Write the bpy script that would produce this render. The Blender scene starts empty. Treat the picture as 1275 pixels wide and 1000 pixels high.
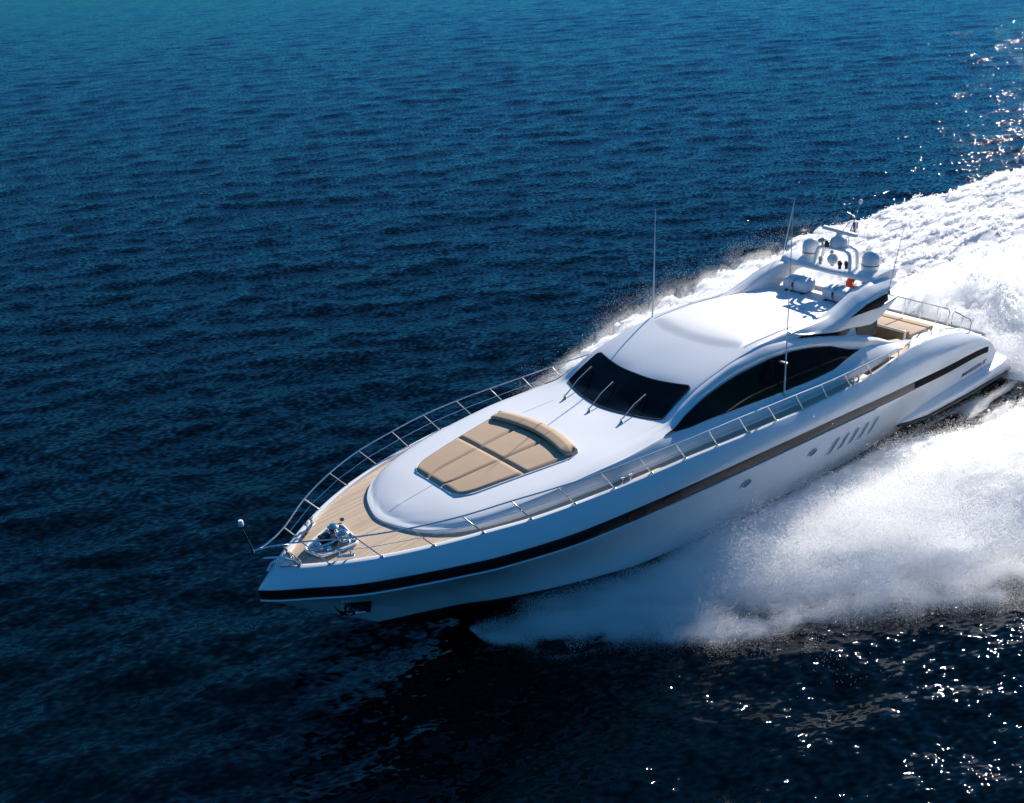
import bpy, bmesh, math, random
import numpy as np
from mathutils import Vector, Matrix

# ------------------------------------------------------------------ scene, camera, sky, sun
sc = bpy.context.scene
COL = sc.collection
WL = 0.9                                   # boat drawings are dimensioned from 0.9 m above the sea
rad = math.radians

cam_d = bpy.data.cameras.new("camera")
cam_d.sensor_width = 36.0
cam_d.lens = 1231.73 / 1275.0 * 36.0
cam_d.clip_start = 0.5
cam_d.clip_end = 20000.0
cam = bpy.data.objects.new("camera", cam_d)
COL.objects.link(cam)
sc.camera = cam
_yaw, _pit, _rol = rad(232.28750641), rad(25.75122649), rad(-4.23499262)
_fw = Vector((math.cos(_pit) * math.cos(_yaw), math.cos(_pit) * math.sin(_yaw), -math.sin(_pit)))
_rt = Vector((math.sin(_yaw), -math.cos(_yaw), 0.0))
_up = _rt.cross(_fw)
_r2 = math.cos(_rol) * _rt + math.sin(_rol) * _up
_u2 = -math.sin(_rol) * _rt + math.cos(_rol) * _up
CAM = Vector((33.67967709, 17.35932292, 14.94660823 + WL))
M = Matrix((_r2, _u2, -_fw)).transposed().to_4x4()
M.translation = CAM
cam.matrix_world = M

SUN_EL, SUN_OFF = rad(24.5), rad(16.5)      # sun stands astern, a little to starboard
sun_dir = Vector((-math.cos(SUN_EL) * math.cos(SUN_OFF), -math.cos(SUN_EL) * math.sin(SUN_OFF), math.sin(SUN_EL)))
world = bpy.data.worlds.new("World")
sc.world = world
world.use_nodes = True
wn = world.node_tree.nodes
sky = wn.new("ShaderNodeTexSky")
sky.sky_type = 'NISHITA'
sky.sun_disc = False
sky.sun_elevation = SUN_EL
sky.sun_rotation = math.atan2(sun_dir.x, sun_dir.y)
sky.air_density = 0.8
sky.dust_density = 0.0
sky.ozone_density = 1.5
hs = wn.new("ShaderNodeHueSaturation")          # the photograph's deep, saturated blue sky
hs.inputs["Saturation"].default_value = 1.2
world.node_tree.links.new(sky.outputs[0], hs.inputs["Color"])
tint = wn.new("ShaderNodeMix"); tint.data_type = 'RGBA'; tint.blend_type = 'MULTIPLY'
tint.inputs["Factor"].default_value = 1.0
tint.inputs["B"].default_value = (0.50, 0.90, 1.16, 1)
world.node_tree.links.new(hs.outputs[0], tint.inputs["A"])
# clear maritime air: the band over the horizon is no brighter than the deep blue above it
wtc = wn.new("ShaderNodeTexCoord"); wsep = wn.new("ShaderNodeSeparateXYZ"); wmr = wn.new("ShaderNodeMapRange")
wmr.interpolation_type = 'SMOOTHSTEP'
wmr.inputs[1].default_value = -0.05; wmr.inputs[2].default_value = 0.90
world.node_tree.links.new(wtc.outputs["Generated"], wsep.inputs[0]); world.node_tree.links.new(wsep.outputs["Z"], wmr.inputs[0])
wmx = wn.new("ShaderNodeMix"); wmx.data_type = 'RGBA'
wmx.inputs["A"].default_value = (0.014, 0.172, 0.335, 1); wmx.inputs["B"].default_value = (0.46, 0.96, 1.10, 1)
world.node_tree.links.new(wmr.outputs[0], wmx.inputs["Factor"]); world.node_tree.links.new(wmx.outputs["Result"], tint.inputs["B"])
world.node_tree.links.new(tint.outputs["Result"], wn["Background"].inputs[0])
wn["Background"].inputs[1].default_value = 0.10
sun_l = bpy.data.lights.new("sun", 'SUN')
sun_l.energy = 4.6
sun_l.angle = rad(0.53)
sun_l.color = (1.0, 0.93, 0.84)
sun = bpy.data.objects.new("sun", sun_l)
COL.objects.link(sun)
sun.rotation_euler = sun_dir.to_track_quat('Z', 'Y').to_euler()
sc.view_settings.view_transform = 'Standard'
sc.view_settings.look = 'None'
sc.view_settings.exposure = 0.78
sc.view_settings.gamma = 1.0
sc.cycles.use_denoising = True
sc.cycles.max_bounces = 18
sc.cycles.diffuse_bounces = 10
sc.cycles.glossy_bounces = 5
sc.cycles.transmission_bounces = 12
sc.cycles.sample_clamp_indirect = 6.0
sc.cycles.sample_clamp_direct = 220.0
sc.cycles.caustics_reflective = False
sc.cycles.caustics_refractive = False

rng = np.random.default_rng(7)
random.seed(7)

# ------------------------------------------------------------------ materials
def mat(name, col, rough=0.4, metal=0.0, coat=0.0, spec=0.5, noise=None, bump=None, ior=None):
    m = bpy.data.materials.new(name)
    m.use_nodes = True
    nt = m.node_tree
    p = nt.nodes["Principled BSDF"]
    p.inputs["Base Color"].default_value = (*col, 1)
    p.inputs["Roughness"].default_value = rough
    p.inputs["Metallic"].default_value = metal
    p.inputs["Coat Weight"].default_value = coat
    p.inputs["Coat Roughness"].default_value = 0.06
    p.inputs["Specular IOR Level"].default_value = spec
    if ior: p.inputs["IOR"].default_value = ior
    tc = nt.nodes.new("ShaderNodeTexCoord")
    if noise:                              # (scale, amount): uneven colour and gloss of the material itself
        n = nt.nodes.new("ShaderNodeTexNoise")
        n.inputs["Scale"].default_value = noise[0]
        n.inputs["Detail"].default_value = 4
        nt.links.new(tc.outputs["Object"], n.inputs["Vector"])
        mx = nt.nodes.new("ShaderNodeMix"); mx.data_type = 'RGBA'
        mx.inputs["A"].default_value = (*[c * (1 - noise[1]) for c in col], 1)
        mx.inputs["B"].default_value = (*[min(1, c * (1 + noise[1])) for c in col], 1)
        nt.links.new(n.outputs["Fac"], mx.inputs["Factor"])
        nt.links.new(mx.outputs["Result"], p.inputs["Base Color"])
    if bump:                               # (scale, strength, distance)
        n = nt.nodes.new("ShaderNodeTexNoise")
        n.inputs["Scale"].default_value = bump[0]
        n.inputs["Detail"].default_value = 3
        nt.links.new(tc.outputs["Object"], n.inputs["Vector"])
        b = nt.nodes.new("ShaderNodeBump")
        b.inputs["Strength"].default_value = bump[1]
        b.inputs["Distance"].default_value = bump[2]
        nt.links.new(n.outputs["Fac"], b.inputs["Height"])
        nt.links.new(b.outputs["Normal"], p.inputs["Normal"])
    return m

GEL = mat("white_gelcoat", (0.80, 0.80, 0.79), 0.22, coat=0.35, noise=(1.3, 0.02))
GELM = mat("matt_white_gelcoat", (0.78, 0.77, 0.75), 0.5, noise=(2.0, 0.03))
STRIPE = mat("stripe_black", (0.012, 0.012, 0.012), 0.16, coat=0.3)
STRIPEG = mat("stripe_reflection_grey", (0.022, 0.021, 0.019), 0.24, spec=0.28, noise=(3.0, 0.25))  # greyer than the bow stripe: the spray's reflection put into the colour
BOTTOM = mat("antifouling", (0.012, 0.011, 0.011), 0.35, noise=(1.5, 0.3))
RUBBER = mat("black_rubber", (0.012, 0.012, 0.013), 0.45)
GLASS = mat("tinted_glass", (0.004, 0.005, 0.006), 0.05, spec=0.12)
BLACK = mat("black_opening", (0.006, 0.006, 0.006), 0.5, spec=0.03)
CHROME = mat("polished_steel", (0.62, 0.62, 0.63), 0.16, metal=1.0, noise=(8, 0.06))
STEEL = mat("brushed_steel", (0.42, 0.43, 0.44), 0.32, metal=1.0, noise=(12, 0.1))
DARKM = mat("dark_metal", (0.03, 0.03, 0.032), 0.4, metal=0.4)
TAN = mat("tan_cushion", (0.46, 0.325, 0.212), 0.85, noise=(2.2, 0.07), bump=(160, 0.15, 0.004))
SEAM = mat("cushion_seam", (0.06, 0.04, 0.025), 0.9)
BROWN = mat("brown_upholstery", (0.16, 0.115, 0.07), 0.85, bump=(120, 0.15, 0.004))
ORANGE = mat("orange_buoy", (0.75, 0.075, 0.03), 0.5, noise=(30, 0.15))
RAFT = mat("raft_shell", (0.72, 0.74, 0.73), 0.35, noise=(4, 0.04))
VENT = mat("vent_recess", (0.17, 0.20, 0.26), 0.4)
PAINTINK = mat("lettering_black", (0.03, 0.03, 0.035), 0.3)
PAINTRED = mat("lettering_red", (0.28, 0.09, 0.08), 0.35)
FLAGB = mat("flag_blue", (0.03, 0.05, 0.22), 0.8)
FLAGW = mat("flag_white", (0.7, 0.7, 0.7), 0.8)
FLAGR = mat("flag_red", (0.6, 0.03, 0.03), 0.8)

def teak_material():
    m = mat("teak_planks", (0.46, 0.335, 0.23), 0.62)
    nt = m.node_tree; p = nt.nodes["Principled BSDF"]; L = nt.links
    tc = nt.nodes.new("ShaderNodeTexCoord")
    sep = nt.nodes.new("ShaderNodeSeparateXYZ"); L.new(tc.outputs["Object"], sep.inputs[0])
    mu = nt.nodes.new("ShaderNodeMath"); mu.operation = 'MULTIPLY'; mu.inputs[1].default_value = 1 / 0.065
    L.new(sep.outputs["Y"], mu.inputs[0])
    fr = nt.nodes.new("ShaderNodeMath"); fr.operation = 'FRACT'; L.new(mu.outputs[0], fr.inputs[0])
    lt = nt.nodes.new("ShaderNodeMath"); lt.operation = 'LESS_THAN'; lt.inputs[1].default_value = 0.10
    L.new(fr.outputs[0], lt.inputs[0])
    fl = nt.nodes.new("ShaderNodeMath"); fl.operation = 'FLOOR'; L.new(mu.outputs[0], fl.inputs[0])
    wnz = nt.nodes.new("ShaderNodeTexWhiteNoise"); wnz.noise_dimensions = '1D'; L.new(fl.outputs[0], wnz.inputs["W"])
    mp = nt.nodes.new("ShaderNodeMapping"); mp.inputs["Scale"].default_value = (0.6, 14, 14)
    L.new(tc.outputs["Object"], mp.inputs["Vector"])
    n = nt.nodes.new("ShaderNodeTexNoise"); n.inputs["Scale"].default_value = 2.2; n.inputs["Detail"].default_value = 6
    L.new(mp.outputs[0], n.inputs["Vector"])
    n2 = nt.nodes.new("ShaderNodeTexNoise"); n2.inputs["Scale"].default_value = 0.9; n2.inputs["Detail"].default_value = 3
    L.new(tc.outputs["Object"], n2.inputs["Vector"])
    ad = nt.nodes.new("ShaderNodeMath"); ad.operation = 'ADD'; L.new(n.outputs["Fac"], ad.inputs[0]); L.new(wnz.outputs["Value"], ad.inputs[1])
    ad2 = nt.nodes.new("ShaderNodeMath"); ad2.operation = 'ADD'; L.new(ad.outputs[0], ad2.inputs[0]); L.new(n2.outputs["Fac"], ad2.inputs[1])
    mr = nt.nodes.new("ShaderNodeMapRange"); mr.inputs[1].default_value = 0.5; mr.inputs[2].default_value = 2.4
    L.new(ad2.outputs[0], mr.inputs[0])
    mx = nt.nodes.new("ShaderNodeMix"); mx.data_type = 'RGBA'
    mx.inputs["A"].default_value = (0.46, 0.33, 0.215, 1); mx.inputs["B"].default_value = (0.70, 0.55, 0.40, 1)
    L.new(mr.outputs[0], mx.inputs["Factor"])
    mx2 = nt.nodes.new("ShaderNodeMix"); mx2.data_type = 'RGBA'; mx2.inputs["B"].default_value = (0.12, 0.085, 0.06, 1)
    L.new(lt.outputs[0], mx2.inputs["Factor"]); L.new(mx.outputs["Result"], mx2.inputs["A"])
    L.new(mx2.outputs["Result"], p.inputs["Base Color"])
    return m
TEAK = teak_material()

# ------------------------------------------------------------------ numeric helpers
def pchip(xk, yk):
    xk = np.asarray(xk, float); yk = np.asarray(yk, float)
    o = np.argsort(xk); xk, yk = xk[o], yk[o]
    h = np.diff(xk); d = np.diff(yk) / h
    m = np.zeros_like(yk)
    for i in range(1, len(xk) - 1):
        if d[i - 1] * d[i] > 0:
            w1, w2 = 2 * h[i] + h[i - 1], h[i] + 2 * h[i - 1]
            m[i] = (w1 + w2) / (w1 / d[i - 1] + w2 / d[i])
    m[0], m[-1] = d[0], d[-1]
    def f(x):
        x = np.clip(np.asarray(x, float), xk[0], xk[-1])
        i = np.clip(np.searchsorted(xk, x) - 1, 0, len(xk) - 2)
        t = (x - xk[i]) / h[i]
        return ((1 + 2 * t) * (1 - t) ** 2 * yk[i] + t * (1 - t) ** 2 * h[i] * m[i]
                + t * t * (3 - 2 * t) * yk[i + 1] + t * t * (t - 1) * h[i] * m[i + 1])
    return f

def catmull(rows, t):
    """rows: list of arrays [n,3]; t: array of parameters 0..len-1 -> [len(t), n, 3]"""
    R = np.array(rows); K = len(R); out = []
    for x in t:
        i = int(min(max(math.floor(x), 0), K - 2)); u = x - i
        p0 = R[max(i - 1, 0)]; p1 = R[i]; p2 = R[i + 1]; p3 = R[min(i + 2, K - 1)]
        out.append(0.5 * (2 * p1 + (p2 - p0) * u + (2 * p0 - 5 * p1 + 4 * p2 - p3) * u * u + (3 * p1 - p0 - 3 * p2 + p3) * u ** 3))
    return np.array(out)

def smooth(a, b, x):
    t = np.clip((np.asarray(x, float) - a) / (b - a), 0, 1)
    return t * t * (3 - 2 * t)

# ------------------------------------------------------------------ object helpers
WORLD_AT = {}
class MB:
    """collects shapes for ONE mesh object (coordinates in boat drawing metres)"""
    def __init__(s): s.v, s.f, s.m = [], [], []
    def add(s, verts, faces, mi=0):
        o = len(s.v); s.v += [tuple(map(float, p)) for p in verts]
        s.f += [tuple(i + o for i in f) for f in faces]; s.m += [mi] * len(faces)
    def grid(s, P, cu=False, cv=False, mi=0):
        P = np.asarray(P, float); n, m = P.shape[:2]; F = []
        for i in range(n if cu else n - 1):
            for j in range(m if cv else m - 1):
                a, b = i * m + j, i * m + (j + 1) % m
                c, d = ((i + 1) % n) * m + (j + 1) % m, ((i + 1) % n) * m + j
                F.append((a, b, c, d))
        s.add(P.reshape(-1, 3), F, mi)
    def tube(s, pts, r, seg=8, mi=0, closed=False):
        pts = [Vector(p) for p in pts]; n = len(pts); rs = r if hasattr(r, '__len__') else [r] * n
        rings = []; up = Vector((0.013, 0.021, 1.0))
        for i, p in enumerate(pts):
            a = pts[(i - 1) % n] if (closed or i > 0) else p
            b = pts[(i + 1) % n] if (closed or i < n - 1) else p
            d = (b - a).normalized()
            x = d.cross(up)
            if x.length < 1e-3: x = d.cross(Vector((1, 0.1, 0)))
            x.normalize(); y = x.cross(d)
            rings.append([p + rs[i] * (math.cos(t) * x + math.sin(t) * y) for t in [2 * math.pi * k / seg for k in range(seg)]])
        s.grid(np.array(rings), cu=closed, cv=True, mi=mi)
        if not closed:
            o = len(s.v) - n * seg
            s.f.append(tuple(o + k for k in range(seg))[::-1]); s.m.append(mi)
            s.f.append(tuple(o + (n - 1) * seg + k for k in range(seg))); s.m.append(mi)
    def lathe(s, c, prof, seg=24, axis=(0, 0, 1), mi=0):
        ax = Vector(axis).normalized(); x = ax.orthogonal().normalized(); y = ax.cross(x); c = Vector(c)
        P = [[c + ax * h + r * (math.cos(t) * x + math.sin(t) * y) for t in [2 * math.pi * k / seg for k in range(seg)]] for r, h in prof]
        s.grid(np.array(P), cv=True, mi=mi)
        o = len(s.v) - len(prof) * seg
        s.f.append(tuple(o + k for k in range(seg))[::-1]); s.m.append(mi)
        s.f.append(tuple(o + (len(prof) - 1) * seg + k for k in range(seg))); s.m.append(mi)
    def box(s, c, size, bev=0.02, rot=None, mi=0, seg=3):
        bm = bmesh.new(); bmesh.ops.create_cube(bm, size=1)
        for v in bm.verts: v.co = Vector((v.co.x * size[0], v.co.y * size[1], v.co.z * size[2]))
        if bev: bmesh.ops.bevel(bm, geom=bm.edges[:] + bm.verts[:], offset=bev, segments=seg, affect='EDGES', profile=0.5)
        R = rot or Matrix.Identity(3)
        bm.verts.index_update()
        s.add([R @ v.co + Vector(c) for v in bm.verts], [[v.index for v in f.verts] for f in bm.faces], mi); bm.free()
    def prism(s, outline, ext, bev=0.0, mi=0, seg=3):
        bm = bmesh.new(); vs = [bm.verts.new(p) for p in outline]; f = bm.faces.new(vs)
        r = bmesh.ops.extrude_face_region(bm, geom=[f])
        for g in r['geom']:
            if isinstance(g, bmesh.types.BMVert): g.co += Vector(ext)
        bmesh.ops.recalc_face_normals(bm, faces=bm.faces)
        if bev: bmesh.ops.bevel(bm, geom=bm.edges[:], offset=bev, segments=seg, affect='EDGES', profile=0.5, clamp_overlap=True)
        bm.verts.index_update()
        s.add([v.co for v in bm.verts], [[v.index for v in f.verts] for f in bm.faces], mi); bm.free()
    def build(s, name, mats, parent=None, angle=38, origin=None, subs=0, merge=True):
        V = np.array(s.v, float); V[:, 2] += WL
        c = V.mean(0) if origin is None else np.array(origin, float)
        if parent is None and origin is None: c[2] = V[:, 2].min()
        me = bpy.data.meshes.new(name)
        me.from_pydata((V - c).tolist(), [], s.f)
        bm = bmesh.new(); bm.from_mesh(me)
        for f, k in zip(bm.faces, s.m): f.material_index = k
        if merge: bmesh.ops.remove_doubles(bm, verts=bm.verts, dist=0.0004)
        bmesh.ops.recalc_face_normals(bm, faces=bm.faces)
        for f in bm.faces: f.smooth = True
        bm.to_mesh(me); bm.free()
        me.set_sharp_from_angle(angle=rad(angle))
        for m in (mats if isinstance(mats, (list, tuple)) else [mats]): me.materials.append(m)
        o = bpy.data.objects.new(name, me); COL.objects.link(o)
        pw = WORLD_AT[parent.name] if parent else np.zeros(3)
        o.location = c - pw; o.parent = parent
        WORLD_AT[o.name] = c
        return o

def tag(o, label=None, cat=None, group=None, kind=None):
    if label: o["label"] = label
    if cat: o["category"] = cat
    if group: o["group"] = group
    if kind: o["kind"] = kind
    return o

def empty(name, loc, parent=None):
    o = bpy.data.objects.new(name, None); COL.objects.link(o)
    w = np.array(loc, float) + np.array([0, 0, WL])
    pw = WORLD_AT[parent.name] if parent else np.zeros(3)
    o.location = w - pw; o.parent = parent; WORLD_AT[o.name] = w
    o.empty_display_size = 0.5
    return o

# ------------------------------------------------------------------ value noise (numpy)
_H = rng.random(1 << 16)
def vnoise(x, y, z=0.0, seed=0):
    x, y, z = np.broadcast_arrays(np.asarray(x, float), np.asarray(y, float), np.asarray(z, float))
    xi, yi, zi = np.floor(x).astype(np.int64), np.floor(y).astype(np.int64), np.floor(z).astype(np.int64)
    fx, fy, fz = x - xi, y - yi, z - zi
    fx, fy, fz = [t * t * (3 - 2 * t) for t in (fx, fy, fz)]
    h = lambda a, b, c: _H[(a * 73856093 ^ b * 19349663 ^ c * 83492791 ^ seed * 2654435) & 65535]
    l = lambda a, b, t: a + (b - a) * t
    return l(l(l(h(xi, yi, zi), h(xi + 1, yi, zi), fx), l(h(xi, yi + 1, zi), h(xi + 1, yi + 1, zi), fx), fy),
             l(l(h(xi, yi, zi + 1), h(xi + 1, yi, zi + 1), fx), l(h(xi, yi + 1, zi + 1), h(xi + 1, yi + 1, zi + 1), fx), fy), fz)
def fbm(x, y, z=0.0, seed=0, oct=4, gain=0.5):
    s, a, n = 0.0, 1.0, 0.0
    for k in range(oct):
        s = s + a * vnoise(x * 2 ** k + 17.3 * k, y * 2 ** k + 5.1 * k, np.asarray(z) * 2 ** k, seed + k); n += a; a *= gain
    return s / n

# ------------------------------------------------------------------ water
HEAD = math.atan2(_fw.y, _fw.x)
def wave_set(n, seed):
    r = np.random.default_rng(seed)
    lam = np.exp(r.uniform(math.log(0.38), math.log(7.5), n))
    th = HEAD + rad(6) + r.normal(0, 1, n) * np.interp(lam, [0.4, 2, 7.5], [0.8, 0.6, 0.38])
    k = 2 * math.pi / lam
    slope = np.interp(lam, [0.38, 0.8, 1.8, 3.5, 7.5], [0.024, 0.027, 0.0235, 0.0165, 0.0105])
    return k * np.cos(th), k * np.sin(th), slope / k * 1.0, r.uniform(0, 6.28, n), lam
WAVES = wave_set(110, 3)
def sea_height(x, y, cell=None):
    h = np.zeros_like(x)
    for kx, ky, a, ph, lam in zip(*WAVES):
        w = 1.0 if cell is None else np.clip((lam / cell - 2.5) / 2.5, 0, 1)
        p = kx * x + ky * y + ph
        h += a * w * (np.sin(p) + 0.22 * np.sin(2 * p + 1.2))
    gust = 0.7 + 0.6 * fbm(x / 23.0, y / 23.0, 0, 31, 3)
    return h * gust

def water_material():
    m = mat("sea_water", (0.00008, 0.0019, 0.0033), 0.045, spec=0.43, ior=1.333)
    nt = m.node_tree; L = nt.links; p = nt.nodes["Principled BSDF"]
    tc = nt.nodes.new("ShaderNodeTexCoord")
    def nz(scale, sx, sy, rot, det):
        mp = nt.nodes.new("ShaderNodeMapping"); mp.vector_type = 'TEXTURE'; mp.inputs["Rotation"].default_value = (0, 0, rot)
        mp.inputs["Scale"].default_value = (1 / sx, 1 / sy, 1)
        L.new(tc.outputs["Object"], mp.inputs["Vector"])
        n = nt.nodes.new("ShaderNodeTexNoise"); n.inputs["Scale"].default_value = scale
        n.inputs["Detail"].default_value = det; n.inputs["Roughness"].default_value = 0.55
        L.new(mp.outputs[0], n.inputs["Vector"]); return n
    # ripples finer than the sheet's own waves: slopes straight from noise, so they hold at any distance
    geo = nt.nodes.new("ShaderNodeNewGeometry")
    acc = geo.outputs["Normal"]
    for sc_, sx, sy, rot, det, amp in ((1.7, 1.0, .30, HEAD + rad(14), 1, .32), (4.2, 1.0, .38, HEAD - rad(4), 1, .27), (9.5, 1.0, .5, HEAD + rad(8), 0, .80)):
        n = nz(sc_, sx, sy, rot, det)
        su = nt.nodes.new("ShaderNodeVectorMath"); su.operation = 'SUBTRACT'; su.inputs[1].default_value = (.5, .5, .5)
        L.new(n.outputs["Color"], su.inputs[0])
        ml = nt.nodes.new("ShaderNodeVectorMath"); ml.operation = 'MULTIPLY'; ml.inputs[1].default_value = (amp, amp, 0)
        L.new(su.outputs[0], ml.inputs[0])
        ad = nt.nodes.new("ShaderNodeVectorMath"); ad.operation = 'ADD'
        L.new(acc, ad.inputs[0]); L.new(ml.outputs[0], ad.inputs[1]); acc = ad.outputs[0]
    nm = nt.nodes.new("ShaderNodeVectorMath"); nm.operation = 'NORMALIZE'; L.new(acc, nm.inputs[0])
    L.new(nm.outputs[0], p.inputs["Normal"])
    # ripples too fine for the coarse outer rings of the sheet go into its roughness
    at_ = nt.nodes.new("ShaderNodeAttribute"); at_.attribute_name = "ripple_roughness"
    L.new(at_.outputs["Fac"], p.inputs["Roughness"])
    return m
WATER = water_material()

def np_mesh(name, V, F, material, smooth_=True):
    me = bpy.data.meshes.new(name)
    V = np.ascontiguousarray(V, dtype=np.float32); F = np.ascontiguousarray(F, dtype=np.int32)
    me.vertices.add(len(V)); me.vertices.foreach_set("co", V.ravel())
    me.loops.add(F.size); me.loops.foreach_set("vertex_index", F.ravel())
    me.polygons.add(len(F))
    me.polygons.foreach_set("loop_start", np.arange(0, F.size, F.shape[1], dtype=np.int32))
    me.polygons.foreach_set("use_smooth", np.full(len(F), smooth_))
    me.update(calc_edges=True)
    me.materials.append(material)
    o = bpy.data.objects.new(name, me); COL.objects.link(o)
    return o

def gridfaces(n, m):
    i = np.arange(n - 1)[:, None] * m + np.arange(m - 1)[None, :]
    return np.stack([i, i + 1, i + m + 1, i + m], -1).reshape(-1, 4)

def build_water():
    # one sheet out to the horizon, rings finer towards the place the boat is seen from
    c0 = np.array([CAM.x, CAM.y])
    rr = np.concatenate([np.linspace(2, 9, 20, endpoint=False), 9 * np.exp(np.arange(0, math.log(900 / 9), 0.0042)),
                         900 * np.exp(np.linspace(0.02, math.log(12000 / 900), 40))])
    fine = np.arange(rad(-60), rad(60), 0.0042)
    coarse = np.linspace(rad(60), rad(300), 120)
    aa = np.concatenate([fine, coarse]) + HEAD
    R, A = np.meshgrid(rr, np.concatenate([aa, aa[:1] + 2 * math.pi]), indexing='ij')
    X, Y = c0[0] + R * np.cos(A), c0[1] + R * np.sin(A)
    dr = np.gradient(rr)
    cell = np.maximum(dr[:, None], 0) * np.ones_like(R)
    far = rr > 960
    Z = np.zeros_like(X)
    Z[~far] = sea_height(X[~far], Y[~far], cell[~far])
    out = np.abs(((A - HEAD + math.pi) % (2 * math.pi)) - math.pi) > rad(60.5)
    Z[out] = 0
    o = np_mesh("sea_water", np.stack([X, Y, Z], -1).reshape(-1, 3), gridfaces(*X.shape), WATER)
    a_ = o.data.attributes.new("ripple_roughness", 'FLOAT', 'POINT')
    a_.data.foreach_set("value", (.03 + .04 * smooth(120, 500, R)).astype(np.float32).ravel())
    tag(o, "deep blue rippled sea reaching to the horizon", "sea", kind="structure")
build_water()
# ------------------------------------------------------------------ yacht: lines
A_X = [26.95, 26.8, 26.6, 26.1, 25.15, 24.11, 23.01, 21.87, 20.7, 19.51, 18.31, 17.12, 15.94, 14.74, 13.55, 12.37, 11.21, 10.03, 8.8, 7.4, 6.2, 5.0, 3.6, 2.4, 1.6, 1.0, 0.7]
A_Y = [0, .22, .42, .81, 1.41, 1.88, 2.24, 2.53, 2.72, 2.82, 2.89, 2.93, 2.97, 3.0, 3.02, 3.02, 3.01, 2.99, 2.94, 2.85, 2.76, 2.71, 2.67, 2.63, 2.62, 2.64, 2.66]
A_Z = [2.76, 2.78, 2.8, 2.82, 2.84, 2.85, 2.84, 2.80, 2.77, 2.71, 2.65, 2.59, 2.51, 2.42, 2.34, 2.25, 2.19, 2.15, 2.14, 2.17, 2.16, 2.01, 1.74, 1.40, 1.05, .60, .25]
B_X = [27.5, 27.3, 27.11, 26.71, 25.82, 24.8, 23.73, 22.96, 20.48, 18.13, 15.49, 12.42, 10, 7.66, 6.84, 4.94, 1.98, 1.2, .7]
B_Y = [0, .2, .36, .67, 1.32, 1.83, 2.29, 2.56, 3.03, 3.14, 3.2, 3.24, 3.22, 3.16, 3.13, 3.07, 2.92, 2.86, 2.8]
B_Z = [2.47, 2.465, 2.46, 2.46, 2.44, 2.41, 2.38, 2.34, 2.21, 2.06, 1.90, 1.71, 1.52, 1.30, 1.23, 1.06, .80, .60, .25]
D_X = [24.79, 24.5, 24.02, 22.84, 22.04, 20, 17.97, 14, 9.99, 5.55, .6]
D_Y = [0, .11, .28, .74, 1.15, 1.92, 2.40, 2.60, 2.62, 2.56, 2.5]
D_Z = [.12, .1, .07, 0, -.05, -.17, -.30, -.54, -.74, -.92, -1.02]
fAy, fAz, fBy, fBz, fDy, fDz = pchip(A_X, A_Y), pchip(A_X, A_Z), pchip(B_X, B_Y), pchip(B_X, B_Z), pchip(D_X, D_Y), pchip(D_X, D_Z)
STW = pchip([27.5, 24, 20, 12, 6.84, 1.2, .7], [.27, .29, .30, .29, .28, .24, .05])
fCy = lambda x: np.maximum(fBy(np.minimum(x + .03, 27.5)) + np.interp(x, [.7, 8, 20, 24, 27.5], [.0, .03, .03, .0, .0]), 0)
fCz = lambda x: fBz(np.minimum(x + .03, 27.5)) - STW(x)
NS = 150
S = np.linspace(0, 1, NS) ** 1.6
def row(fy, fz, xn, xe=.7):
    X = xn + (xe - xn) * S
    return np.stack([X, fy(X), fz(X)], -1)
rA, rB, rC, rD = row(fAy, fAz, 26.95), row(fBy, fBz, 27.5), row(fCy, fCz, 27.47), row(fDy, fDz, 24.79)
rC[0, 1] = rA[0, 1] = rB[0, 1] = rD[0, 1] = 0
def mirror(P): return P * np.array([1, -1, 1.0])
def band(r0, r1, bulge, n, power=1.0):
    """surface between two long lines, bowed outwards by `bulge`(s) metres"""
    out = []
    for k in range(n + 1):
        t = k / n
        P = r0 * (1 - t) + r1 * t
        w = np.minimum(1, P[:, 1] / 0.5)
        P = P.copy(); P[:, 1] += bulge * math.sin(math.pi * t) * w
        out.append(P)
    return np.array(out)
bu = np.interp(rA[:, 0], [.7, 1.5, 4, 8, 20, 25, 27], [.02, .10, .16, .06, .03, .05, .05])
upper = band(rA, rB, bu, 8)
upper[1:-1, :, 2] += (np.interp(rA[:, 0], [.7, 2, 5, 8, 10], [.05, .16, .14, .03, .0]) * np.sin(np.pi * np.arange(1, 8) / 8)[:, None] * 0.7)
lowb = np.interp(rC[:, 0], [.7, 10, 16, 21, 25, 27.4], [.05, .10, .06, -.16, -.22, 0])
lower = band(rC, rD, lowb, 14)
rE = row(lambda x: np.maximum(fDy(np.minimum(x + .5, 24.79)) * .97, 0), lambda x: fDz(np.minimum(x + .5, 24.79)) - .33, 24.29)
rE[0, 1] = 0
rF = row(lambda x: x * 0, lambda x: np.interp(x, [.6, 10, 18, 22, 23.9], [-1.7, -1.75, -1.5, -.95, -.45]), 23.9)
bottom = np.array([rD, rD * .6 + rE * .4, rE, rE * .5 + rF * .5, rF])

yacht = empty("motor_yacht", (13.0, 0, -WL))
tag(yacht, "white motor yacht with a black side stripe planing at speed through spray", "yacht")

mb = MB()
for sgn in (1, -1):
    g = (lambda P: P if sgn > 0 else mirror(P))
    mb.grid(g(upper)); mb.grid(g(lower)); mb.grid(g(bottom), mi=1)
# stripe recess backing and transom
for sgn in (1, -1):
    g = (lambda P: P if sgn > 0 else mirror(P))
    mb.grid(g(np.array([rB, rC])), mi=0)
tr = [upper[k, -1] for k in range(9)] + [lower[k, -1] for k in range(15)] + [bottom[k, -1] for k in range(1, 5)]
mb.add(tr + [p * np.array([1, -1, 1]) for p in tr[::-1][1:]], [tuple(range(2 * len(tr) - 1))])
hull = mb.build("hull", [GEL, BOTTOM], yacht, angle=30)

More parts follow.
